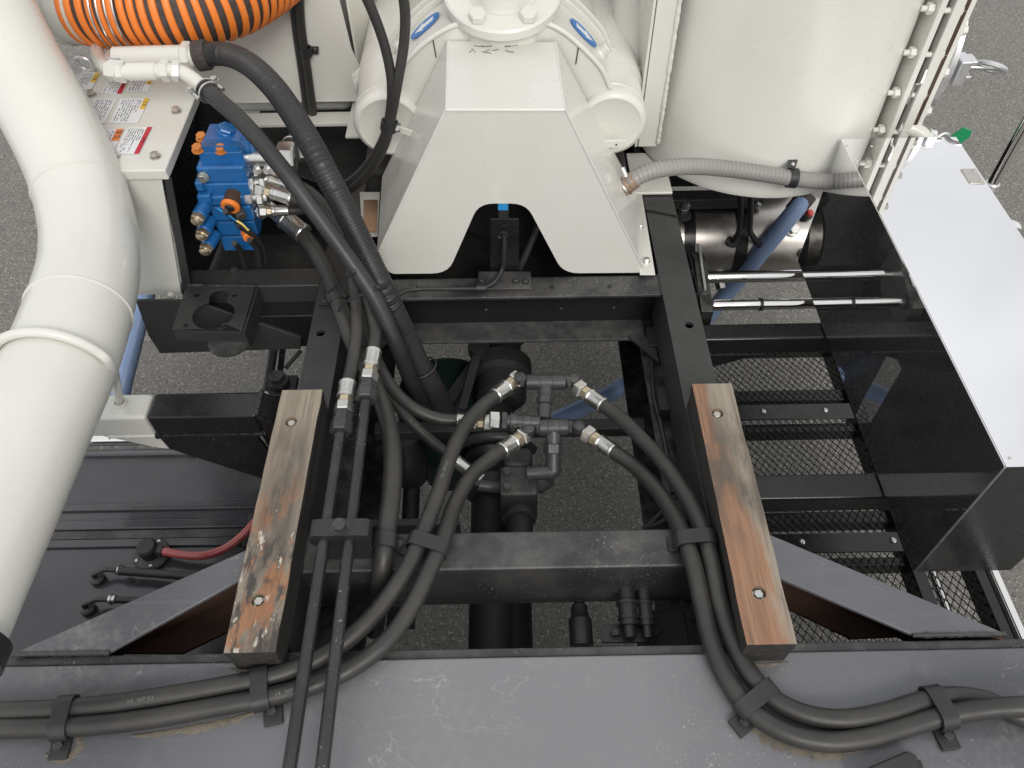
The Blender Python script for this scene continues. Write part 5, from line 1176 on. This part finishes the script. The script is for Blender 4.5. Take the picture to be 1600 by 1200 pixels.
# ================================================================== rigid pipe pair
def pipe_line(label, top, bot, hexes):
    a, b = V(top), V(bot); d = (b - a).normalized()
    t = thing('steel_pipe', label, 'pipe', b, 'pair of rigid steel pipes')
    part(t, 'pipe_body', MB().cyl(a, b, .0096, 24), 'pipe_black')
    part(t, 'pipe_nut', MB().hexn(a - d * .006, a + d * .020, .034), 'fitting'); part(t, 'union', MB().hexn(a - d * .024, a - d * .0065, .030), 'fitting')
    return a - d * .024
e1 = pipe_line('left one of the two rigid black pipes running over the deck', (-0.2954, 0.819, 1.115), (-.292, -.75, 1.115), 0)
e2 = pipe_line('right one of the two rigid black pipes running over the deck', (-0.259, 0.8904, 1.115), (-.240, -.75, 1.115), 0)
for h, e, top in ((E_, e1, (-0.2957, 0.9063, 1.115)), (F_, e2, (-0.2559, 0.981, 1.118))):
    a = V(top); d = (V(e) - a); l = d.length; d.normalize()
    ferrule(h, a - d * .006, d, .0135, l - .026); part(h, 'collar', MB().hexn(a + d * (l - .033), a + d * (l - .02), .024), 'brass'); part(h, 'swivel_nut', MB().hexn(a + d * (l - .020), a + d * (l - .0005), .031), 'zinc')
t = thing('twin_pipe_clamp', 'twin block clamp holding both rigid pipes on the middle beam', 'clamp', (-.27, .60, 1.05))
cc = V((-.2655, .605, 1.115)); out = []
part(t, 'saddle', MB().prism(rounded([(-.318, .590, 1.098), (-.222, .590, 1.098), (-.222, .590, 1.132), (-.318, .590, 1.132)], .014, 6), (0, .030, 0)), 'rubber_dark', .002)
part(t, 'base_post', MB().box((-.305, .592, 1.048), (-.225, .618, 1.0975)), 'under', .002)
bolt(t, (-.2685, .605, 1.131), (0, 0, 1), .020, 'fitting')

# ================================================================== tee fittings
t = thing('tee_fitting', 'stack of black hydraulic tee fittings over the drive shaft', 'fitting', (0.0718, 0.9908, 0.9))
Z1, Z2 = 1.01, .985
a, b = V((0.0335, 0.9935, 1.01)), V((0.1129, 0.9918, 1.01)); m = (a + b) / 2
part(t, 'tee_body', MB().cyl(a, b, .0155, 22, ch=.002), 'fitting')
for f in (.33, .67): part(t, 'joint_ring', MB().torus(a.lerp(b, f), b - a, .0153, .0012, 22, 6), 'cast')
st = V((0.0669, 0.9187, 0.985)); part(t, 'tee_stem', MB().cyl(m, m.lerp(st, .5), .0135, 18), 'fitting'); part(t, 'stem_nut', MB().hexn(m.lerp(st, .40), m.lerp(st, .60), .031), 'fitting'); part(t, 'stem_coupling', MB().cyl(m.lerp(st, .6), st, .0135, 18, ch=.002), 'fitting')
a2, b2 = V((0.056, 0.8986, 0.985)), V((0.1135, 0.8989, 0.985)); m2 = (a2 + b2) / 2
part(t, 'tee_body', MB().cyl(a2, b2, .0165, 22, ch=.002), 'fitting')
for f in (.3, .7): part(t, 'joint_ring', MB().torus(a2.lerp(b2, f), b2 - a2, .0163, .0012, 22, 6), 'cast')
lo = V((0.0821, 0.8332, 0.93)); part(t, 'tee_stem', MB().cyl(m2, m2.lerp(lo, .42), .0145, 18), 'fitting'); part(t, 'stem_nut', MB().hexn(m2.lerp(lo, .36), m2.lerp(lo, .60), .033), 'fitting')
part(t, 'elbow', MB().tube([m2.lerp(lo, .6), m2.lerp(lo, .85), lo, lo + V((-.022, 0, -.004)), lo + V((-.05, 0, -.006))], .0145, 18, 4), 'fitting')
for p, q in ((a, (0.0208, 1.0022, 1.01)), (b, (0.1286, 0.9964, 1.01)), (a2, (0.0359, 0.8929, 0.985)), (b2, (0.1334, 0.897, 0.985))):
    q = V(q); d = (q - p).normalized(); part(t, 'adapter', MB().hexn(p - d * .001, p + d * .008, .023), 'fitting'); part(t, 'elbow_ball', MB().lathe(q - V((0, 0, .013)), (0, 0, 1), [(0, .006), (.004, .012), (.013, .0145), (.022, .012), (.026, .006)], 18), 'fitting')
lf0, lf1 = V((-0.0173, 0.9061, 1)), V((0.0563, 0.9073, 0.99))
part(t, 'level_run', MB().cyl(lf0, lf1, .0125, 20), 'fitting')
for f0, f1, r in ((0, .14, .031), (.22, .42, .032), (.55, .78, .028)): part(t, 'run_coupling', MB().hexn(lf0.lerp(lf1, f0), lf0.lerp(lf1, f1), r) if f0 == 0 else MB().cyl(lf0.lerp(lf1, f0), lf0.lerp(lf1, f1), r / 2, 20, ch=.001), 'fitting')
part(t, 'swivel_nut', MB().hexn(lf0.lerp(lf1, -.32), lf0.lerp(lf1, -.04), .030), 'zinc')
part(t, 'lower_stub', MB().cyl(V((0.0138, 0.9094, 0.98)), V((0.0112, 0.9126, 0.95)), .017, 20), 'cast')

# hoses leaving the tees
ZD = 1.0665
HG = 'hydraulic hoses'
A_ = hose('hydraulic_hose', 'upper hose of the pair sweeping left over the deck', [(-0.0256, 0.9604, 1.012), (-0.0552, 0.9244, 1.02), (-0.0864, 0.8649, 1.035), (-0.109, 0.7875, 1.05), (-0.1248, 0.7052, 1.065), (-0.1445, 0.6264, 1.075), (-0.1637, 0.5697, 1.075), (-0.1951, 0.5133, 1.07), (-0.2349, 0.4645, 1.0665), (-0.2839, 0.4279, 1.0625), (-0.3415, 0.4034, 1.0625), (-0.4132, 0.3881, 1.0625), (-0.4935, 0.3751, 1.0625), (-0.573, 0.364, 1.0625), (-0.6535, 0.3583, 1.0625), (-0.7348, 0.3563, 1.0625), (-0.8818, 0.3589, 1.0625), (-1.1225, 0.3649, 1.0625), (-1.3288, 0.3722, 1.0625)], .0140, 'rubber', group=HG, start=(.042, .020), seg=20)
B_ = hose('hydraulic_hose', 'lower hose of the pair sweeping left over the deck', [(-0.0142, 0.8423, 0.992), (-0.0428, 0.8094, 1.005), (-0.073, 0.7622, 1.025), (-0.0978, 0.6884, 1.05), (-0.1108, 0.6156, 1.072), (-0.1305, 0.558, 1.075), (-0.1547, 0.5021, 1.07), (-0.189, 0.4488, 1.0665), (-0.2372, 0.4109, 1.0625), (-0.2964, 0.3842, 1.0625), (-0.3541, 0.3699, 1.0625), (-0.4337, 0.3562, 1.0625), (-0.5124, 0.3436, 1.0625), (-0.5913, 0.3355, 1.0625), (-0.6716, 0.3334, 1.0625), (-0.7438, 0.3339, 1.0625), (-0.8803, 0.3371, 1.0625), (-1.1083, 0.342, 1.0625), (-1.3118, 0.3491, 1.0625)], .0140, 'rubber', group=HG, start=(.042, .020), seg=20)
C_ = hose('hydraulic_hose', 'inner hose of the pair sweeping right over the deck', [(0.1792, 0.9319, 1.012), (0.2095, 0.8939, 1.02), (0.246, 0.8321, 1.03), (0.2759, 0.765, 1.045), (0.301, 0.6869, 1.06), (0.312, 0.6184, 1.073), (0.3156, 0.5598, 1.076), (0.317, 0.4975, 1.072), (0.3241, 0.4485, 1.068), (0.3384, 0.3991, 1.066), (0.3656, 0.3578, 1.0625), (0.4071, 0.3333, 1.0625), (0.459, 0.3246, 1.0625), (0.52, 0.3321, 1.0625), (0.5795, 0.3469, 1.0625), (0.6275, 0.3531, 1.0625), (0.6748, 0.3451, 1.0625), (0.7073, 0.3253, 1.0625), (0.7629, 0.3089, 1.0625), (0.9266, 0.2976, 1.0625), (1.2343, 0.2922, 1.0625)], .0140, 'rubber', group=HG, start=(.042, .020), seg=20)
K_ = hose('hydraulic_hose', 'outer hose of the pair sweeping right over the deck', [(0.1921, 0.8379, 0.99), (0.2222, 0.8016, 1), (0.2515, 0.7451, 1.02), (0.2718, 0.6738, 1.045), (0.2813, 0.6066, 1.07), (0.2864, 0.5549, 1.076), (0.2895, 0.498, 1.072), (0.2939, 0.4397, 1.067), (0.3082, 0.3842, 1.0625), (0.3355, 0.3372, 1.0625), (0.3766, 0.3081, 1.0625), (0.4285, 0.2955, 1.0625), (0.4827, 0.2987, 1.0625), (0.5451, 0.3128, 1.0625), (0.601, 0.3248, 1.068), (0.6529, 0.3282, 1.085), (0.7005, 0.3274, 1.096), (0.779, 0.3311, 1.085), (0.9448, 0.3298, 1.0625), (1.2557, 0.3208, 1.0625)], .0140, 'rubber', group=HG, start=(.042, .020), seg=20)
def mid(a, b): return (V(a) + V(b)) / 2
# strap clamps on the pairs
def pair_clamp(label, pa, pb, d, foot, **kw):
    pa, pb = V(pa), V(pb); return strap_clamp(label, (pa + pb) / 2, d, pb - pa, (pb - pa).length / 2, .0146, foot, **kw)
pair_clamp('strap clamp round the hose pair at the middle beam, left of the pump', (-0.1545, 0.6019, 1.0755), (-0.1172, 0.5994, 1.0745), V((-0.1637, 0.5697, 1.075)) - V((-0.1445, 0.6264, 1.075)), (-0.1846, 0.6129, 1.047))
pair_clamp('strap clamp round the hose pair beside the orange-brown wood block', (0.3139, 0.6019, 1.0755), (0.2799, 0.6013, 1.0735), V((0.317, 0.4975, 1.072)) - V((0.312, 0.6184, 1.073)), (0.2737, 0.6085, 1.047))
pair_clamp('strap clamp on the deck just below the stained wood block', (-0.373, 0.3966, 1.0625), (-0.3611, 0.3682, 1.0625), V((-0.3415, 0.4034, 1.0625)) - V((-0.4132, 0.3881, 1.0625)), (-0.3475, 0.3516, 1.046))
pair_clamp('strap clamp nearest the left end of the deck', (-0.6446, 0.359, 1.0625), (-0.6339, 0.3336, 1.0625), V((-0.573, 0.364, 1.0625)) - V((-0.6535, 0.3583, 1.0625)), (-0.6379, 0.311, 1.046))
pair_clamp('strap clamp on the deck below the orange-brown wood block', (0.3606, 0.3642, 1.0625), (0.329, 0.3452, 1.0625), V((0.3656, 0.3578, 1.0625)) - V((0.3384, 0.3991, 1.066)), (0.3232, 0.3257, 1.046))
pair_clamp('strap clamp nearest the right end of the deck', (0.6038, 0.3509, 1.0625), (0.5941, 0.3232, 1.068), V((0.6275, 0.3531, 1.0625)) - V((0.5795, 0.3469, 1.0625)), (0.6027, 0.3019, 1.046))
t = thing('hose_clamp', 'single strap clamp round the thick dusty hose on the middle beam', 'clamp', (-0.2104, 0.6224, 1.05), 'black strap clamps on the hoses')
band(t, (-0.2053, 0.6065, 1.0775), V((-0.2093, 0.578, 1.06)) - V((-0.2036, 0.707, 1.075)), (1, 0, 0), 0, .0175, .024)
t = thing('hose_clamp', 'strap clamp round the thick hose on top of the left rail', 'clamp', (-0.3874, 1.1846, 1.05), 'black strap clamps on the hoses')
band(t, (-0.3439, 1.1302, 1.117), V((-0.3041, 1.0356, 1.09)) - V((-0.3675, 1.1901, 1.13)), (1, .3, 0), 0, .0177, .022)
part(t, 'foot_tab', MB().box(V((-0.4009, 1.1772, 1.052)), V((-0.3671, 1.1856, 1.058))), 'rubber_dark', .002); bolt(t, (-0.3856, 1.1822, 1.058), (0, 0, 1), .013, 'fitting')
for i, (px0, py0, s) in enumerate(((540, 983, 1), (438, 1075, 1), (690, 740, 1))): pass

# ================================================================== pump and drive shaft under the frame
t = thing('hydraulic_pump', 'dusty cast iron pump block under the tee fittings', 'pump', (0.018, 0.8795, 0.75))
pm = V((0.0141, 0.8109, 0.9)); part(t, 'block', MB().box((-.022, .800, .79), (.052, .868, .90)), 'cast', .006, seg=3)
part(t, 'shoulder', MB().prism([(-.015, .8685, .76), (-.015, .8685, .897), (-.015, .93, .875), (-.015, .96, .80), (-.015, .96, .76)], (.06, 0, 0)), 'cast', .015, seg=4)
part(t, 'port_boss', MB().cyl((.05, .845, .86), (.075, .85, .88), .02, 20), 'cast')
part(t, 'drain_ring', MB().lathe(V((.016, .800, .835)), (0, -1, .1), [(0, .030), (.014, .033), (.022, .033), (.024, .027)], 28), 'fitting')
part(t, 'drain_thread', MB().lathe(V((.016, .779, .836)), (0, -1, .1), [(0, .026), (.05, .026), (.052, .02)], 28), 'under')
for y in (.815, .850): bolt(t, (-.008, y, .90), (0, 0, 1), .016, 'cast')
e = V((-0.064, 0.8243, 0.9)); part(t, 'inlet_elbow', MB().tube([e + V((0, 0, -.0)), V((-0.0426, 0.8226, 0.895)), V((-.02, .83, .88))], .0125, 16), 'fitting')
t = thing('drive_shaft', 'black drive shaft with a rubber boot running under the pump', 'drive shaft', (-.04, .8, .6))
part(t, 'tube', MB().cyl((-.045, -.2, .70), (-.045, .93, .70), .045, 32), 'under')
part(t, 'boot', MB().lathe((-.04, .90, .72), (0, 1, .05), [(0, .045), (.01, .062), (.03, .068), (.05, .058), (.065, .066), (.085, .056), (.10, .066), (.13, .055), (.16, .07), (.19, .06), (.24, .045)], 36), 'rubber_dark')
part(t, 'joint', MB().lathe((-.02, 1.13, .76), (0, 1, .05), [(0, .04), (.02, .06), (.07, .06), (.08, .075), (.12, .075), (.13, .05), (.2, .05), (.22, .07), (.30, .07)], 32), 'under')
part(t, 'guard_hoop', MB().tube([(-.13, .99, .74), (-.11, .985, .81), (-.05, .98, .845), (.01, .98, .835), (.05, .98, .79)], .012, 10), 'rubber_dark')
t = thing('axle_casing', 'dark green axle casing in the shade below the bundle', 'axle', (-.15, 1.15, .5))
part(t, 'casing', MB().lathe((-.17, 1.30, .62), (.1, -1, 0), [(0, .12), (.06, .13), (.16, .12), (.22, .085), (.28, .06)], 36), 'greenish')
part(t, 'axle_tube', MB().cyl((-.60, 1.78, .50), (.6, 1.78, .50), .07, 28), 'under')
for a, b, r, lab in (((-0.1533, 1.0898, 0.8), (-0.0311, 1.3281, 0.8), .011, 'black link rod slanting up beside the drive shaft'), ((-0.1078, 1.0734, 0.82), (-0.0714, 1.2393, 0.84), .008, 'thinner link rod left of the drive shaft')):
    d = (V(b) - V(a)).normalized(); t = thing('link_rod', lab, 'rod', a)
    part(t, 'rod', MB().obox(mid(a, b), ((V(b) - V(a)).length, r * 2.6, r), d), 'under', .003)
    part(t, 'eye', MB().cyl(V(b) + V((0, 0, -.015)), V(b) + V((0, 0, .015)), .025, 20), 'under')
t = thing('air_canister', 'small dark air canister in the gap left of the pump', 'canister', (-0.2353, 1.0852, 0.6))
part(t, 'body', MB().lathe(V((-0.2342, 0.9998, 0.66)), (0, .1, 1), [(0, .038), (.03, .042), (.08, .04), (.10, .03), (.14, .026), (.145, .01)], 24), 'rubber_dark')
part(t, 'pipe', MB().cyl(V((-0.2324, 0.9944, 0.66)), V((-0.2348, 0.8781, 0.62)), .02, 18), 'under')
for i in range(5):
    y = 620 + i * 24
    hose('wire_bundle', ('first', 'second', 'third', 'fourth', 'fifth')[i] + ' thin dark wire from the left in the gap beside the rail', [P2(528 + i * 9, 640, .90), P2(533 + i * 7, 700, .88), P2(526 + i * 8, 760, .86), P2(536 + i * 4, 815, .85)], .0032, 'rubber_dark', 'wire', 'thin wires beside the left rail', seg=8)

# under the deck edge
t = thing('cable_connector', 'round black connector hanging under the deck edge, alone at the left', 'connector', (0.1221, 0.5651, 0.8))
part(t, 'boot', MB().lathe(V((0.1158, 0.4969, 0.9)), (0, 1, .1), [(0, .020), (.045, .020), (.05, .016), (.07, .014), (.075, .009), (.085, .008)], 24), 'rubber_dark')
part(t, 'wire', MB().tube([(0.1163, 0.554, 0.905), (0.1169, 0.567, 0.91), (0.1229, 0.5803, 0.92)], .0022, 8), 'rubber_dark')
t = thing('connector_bracket', 'black bracket with two plug connectors under the deck edge', 'bracket', (0.1917, 0.5377, 0.85))
part(t, 'plate', MB().prism(rounded([(0.1469, 0.4925, 0.93), (0.1518, 0.5234, 0.93), (0.2239, 0.5254, 0.93), (0.2239, 0.491, 0.93)], .006), (0, 0, -.006)), 'fitting', .001)
bolt(t, (0.1708, 0.5063, 0.93), (0, 0, 1), .014, 'fitting')
for px, r in ((985, .016), (1013, .012)):
    b0 = V(P2(px, 997, .945)); part(t, 'plug', MB().lathe(b0, (0, 1, .15), [(0, r * .7), (.02, r * .7), (.02, r), (.03, r), (.03, r * 1.15), (.036, r * 1.15), (.036, r), (.055, r), (.055, r * 1.2), (.06, r * 1.2), (.06, r * .9), (.10, r * .8)], 24), 'rubber_dark')
part(t, 'tab', MB().tube([(0.2324, 0.4909, 0.93), (0.2364, 0.4989, 0.94), (0.242, 0.5025, 0.95)], .005, 8), 'rubber_dark')
t = thing('junction_box', 'small dark junction box under the deck edge beside the hose pair', 'box', (-0.1888, 0.5747, 0.85))
part(t, 'body', MB().box(V((-0.1949, 0.5469, 0.88)), V((-0.1748, 0.5643, 0.91))), 'fitting', .003); bolt(t, (-0.184, 0.5529, 0.91), (0, 0, 1), .012, 'fitting')
part(t, 'bracket', MB().box(V((-0.2303, 0.5555, 0.84)), V((-0.1787, 0.5989, 0.85))), 'under', .002)
t = thing('rear_shaft_tube', 'dark tube under the deck seen through the gap below the beam', 'tube', (-.02, .4, .6))
part(t, 'tube', MB().cyl((-.02, .35, .60), (-.02, .75, .60), .06, 28), 'under')
t = thing('spare_bracket', 'dark upright bracket under the deck edge beside the hose pair at the right', 'bracket', (.25, .45, .7))
part(t, 'plate', MB().box((.235, .46, .66), (.30, .56, .90)), 'under', .003)
for i, pts in enumerate(([(0.3142, 0.7781, 0.92), (0.2893, 0.7552, 0.9), (0.2582, 0.7324, 0.88)], [(0.309, 0.7432, 0.92), (0.2798, 0.7304, 0.9), (0.2519, 0.7311, 0.88)])):
    hose('brake_line', ('upper' if i == 0 else 'lower') + ' short dark line beside the right rail above the beam', pts, .005, 'rubber_dark', 'line', 'short lines by the right rail', seg=8)
hose('brake_line', 'long thin dark line along the inside of the right rail', [(0.3192, 1.1472, 0.9), (0.3105, 1.0374, 0.9), (0.3149, 0.9688, 0.9), (0.3172, 0.8724, 0.9), (0.3164, 0.7975, 0.9)], .0045, 'rubber_dark', 'line', seg=8)

# left of the left rail: air cylinder, bolt, bracket
t = thing('air_cylinder', 'slim black cylinder with a zinc clip left of the left rail', 'cylinder', (-0.5597, 1.1749, 0.8))
part(t, 'barrel', MB().cyl((-0.5564, 1.3155, 0.86), (-0.5675, 1.1517, 0.8), .0105, 18, ch=.002), 'rubber_dark')
part(t, 'zinc_clip', MB().cyl((-0.5556, 1.2644, 0.845), (-0.5567, 1.2463, 0.84), .0125, 18), 'zinc'); part(t, 'screw', MB().cyl((-0.5859, 1.2548, 0.845), (-0.5523, 1.254, 0.845), .004, 8), 'zinc')
part(t, 'rod_bracket', MB().prism([(-0.5496, 1.325, 0.85), (-0.5352, 1.3225, 0.85), (-0.5366, 1.1549, 0.8), (-0.5493, 1.1591, 0.8)], (0, 0, -.006)), 'black_clean')
t = thing('anchor_bolt', 'large dark bolt with rubber washer above the stained wood block', 'bolt', (-0.5108, 1.1078, 0.88))
q = V((-0.505, 1.0953, 0.895)); part(t, 'base', MB().box(q + V((-.035, -.03, -.02)), q + V((.035, .03, -.004))), 'black', .003)
part(t, 'washer', MB().cyl(q + V((0, 0, -.004)), q + V((0, 0, .012)), .022, 24, ch=.002), 'rubber_dark'); bolt(t, q + V((0, 0, .012)), (0, 0, 1), .030, 'fitting')
t = thing('hook_bracket', 'pale rounded hook bracket beside the top of the stained wood block', 'bracket', (-0.4903, 0.972, 1))
part(t, 'hook', MB().tube([(-0.5006, 0.9723, 1), (-0.493, 0.9795, 1.005), (-0.4834, 0.9761, 1.005), (-0.4796, 0.9556, 1)], .006, 10), 'alu')
t = thing('rusty_flange', 'rust-brown frame flange visible left of the left rail', 'bracket', (-.43, 1.12, .80))
part(t, 'flange', MB().box((-.48, 1.02, .80), (-.386, 1.19, .806)), 'rust', .001)
part(t, 'brace_rod', MB().tube([(-0.5136, 1.172, 0.86), (-0.483, 1.2156, 0.87)], .005, 8, smooth=False), 'under')

# small dark case at the bottom edge of the deck
t = thing('small_case', 'small black case lying on the deck at the bottom edge', 'case', (0.5166, 0.264, 1.048))
part(t, 'body', MB().prism([(0.4515, 0.2528, 1.049), (0.5353, 0.2814, 1.049), (0.5463, 0.2746, 1.049), (0.5409, 0.2513, 1.049)], (0, 0, .02)), 'rubber_dark', .004, seg=3)
part(t, 'latch', MB().box(V((0.5369, 0.2512, 1.05)), V((0.5532, 0.2713, 1.062))), 'rubber_dark', .003)

# tan dirt that has collected along the hoses and clamp feet on the deck
def deposit(pts, w0, w1, seed):
    rnd = random.Random(seed); path = smooth_path([V(p) for p in pts], 14); vs = []; fs = []; n = len(path)
    for i, p in enumerate(path):
        d = (path[min(n - 1, i + 1)] - path[max(0, i - 1)]).normalized(); sd = V((d.y, -d.x, 0)); f = math.sin(math.pi * i / (n - 1)) ** .6
        a = (w0 + (w1 - w0) * rnd.random()) * f + .0006; b = w0 * f * rnd.uniform(.6, 1.2) + .0006
        z = 1.0464
        vs += [V((p.x + sd.x * a, p.y + sd.y * a, z)), V((p.x, p.y, z + .0016)), V((p.x - sd.x * b, p.y - sd.y * b, z))]
    for i in range(n - 1):
        for k in (0, 1): fs.append((i * 3 + k, i * 3 + k + 1, i * 3 + k + 4, i * 3 + k + 3))
    return part(dk, 'dirt_deposit', MB().add(vs, fs), 'dirt', ang=80, kind='stuff')
deposit([(0.3107, 0.3565, 1.047), (0.3398, 0.3191, 1.047), (0.3799, 0.2971, 1.047), (0.4305, 0.2854, 1.047), (0.4851, 0.2894, 1.047)], .004, .016, 1)
deposit([(-0.5444, 0.3243, 1.047), (-0.4784, 0.3318, 1.047), (-0.4171, 0.3429, 1.047), (-0.3736, 0.3544, 1.047)], .003, .011, 2)
deposit([(-0.6587, 0.3027, 1.047), (-0.6299, 0.2972, 1.047), (-0.6154, 0.312, 1.047), (-0.6236, 0.3257, 1.047)], .004, .010, 3)
deposit([(0.3409, 0.4134, 1.047), (0.3686, 0.4091, 1.047), (0.4095, 0.4122, 1.047)], .002, .005, 4)
deposit([(-0.4241, 0.4179, 1.047), (-0.3898, 0.4135, 1.047), (-0.3566, 0.4148, 1.047)], .002, .005, 5)

# lay line printed on the hoses
def lay_line(parent, pts, txt, size, r):
    """letters set along a hose, lying on its upper side"""
    cu = bpy.data.curves.new('lettering', 'FONT'); cu.body = txt; cu.size = size; cu.align_x = 'CENTER'; cu.align_y = 'CENTER'; cu.space_character = 1.2
    tmp = bpy.data.objects.new('lettering', cu); COL.objects.link(tmp)
    dg = bpy.context.evaluated_depsgraph_get(); me = bpy.data.meshes.new_from_object(tmp.evaluated_get(dg)); bpy.data.objects.remove(tmp)
    a, b = V(pts[0]), V(pts[1]); c = (a + b) / 2; xa = (b - a).normalized(); za = (V((0, -.35, 1)) - xa * xa.dot(V((0, -.35, 1)))).normalized(); ya = za.cross(xa); off = root_loc(parent)
    for vx in me.vertices:
        k = vx.co.copy(); an = k.y / (r + .0004); vx.co = c + xa * k.x + (ya * math.sin(an) + za * math.cos(an)) * (r + .0004) - off
    me.materials.clear(); me.materials.append(M['print_white']); q = bpy.data.objects.new('lettering', me); COL.objects.link(q); q.parent = parent
lay_line(A_, ((-0.1248, 0.7052, 1.065), (-0.109, 0.7875, 1.05)), '03  NP 14', .0075, .0140)
lay_line(A_, ((-0.2839, 0.4279, 1.0625), (-0.2355, 0.4657, 1.0635)), '03  NP 14', .0075, .0140)
lay_line(B_, ((-0.3541, 0.3699, 1.0625), (-0.2964, 0.3842, 1.0625)), '14  NP 03', .0075, .0140)
lay_line(A_, ((-0.573, 0.364, 1.0625), (-0.4935, 0.3751, 1.0625)), '14  NP 03', .0075, .0140)
lay_line(J_, ((-0.2143, 0.9521, 0.97), (-0.1633, 0.9094, 0.94)), '03  NP 14', .007, .0114)
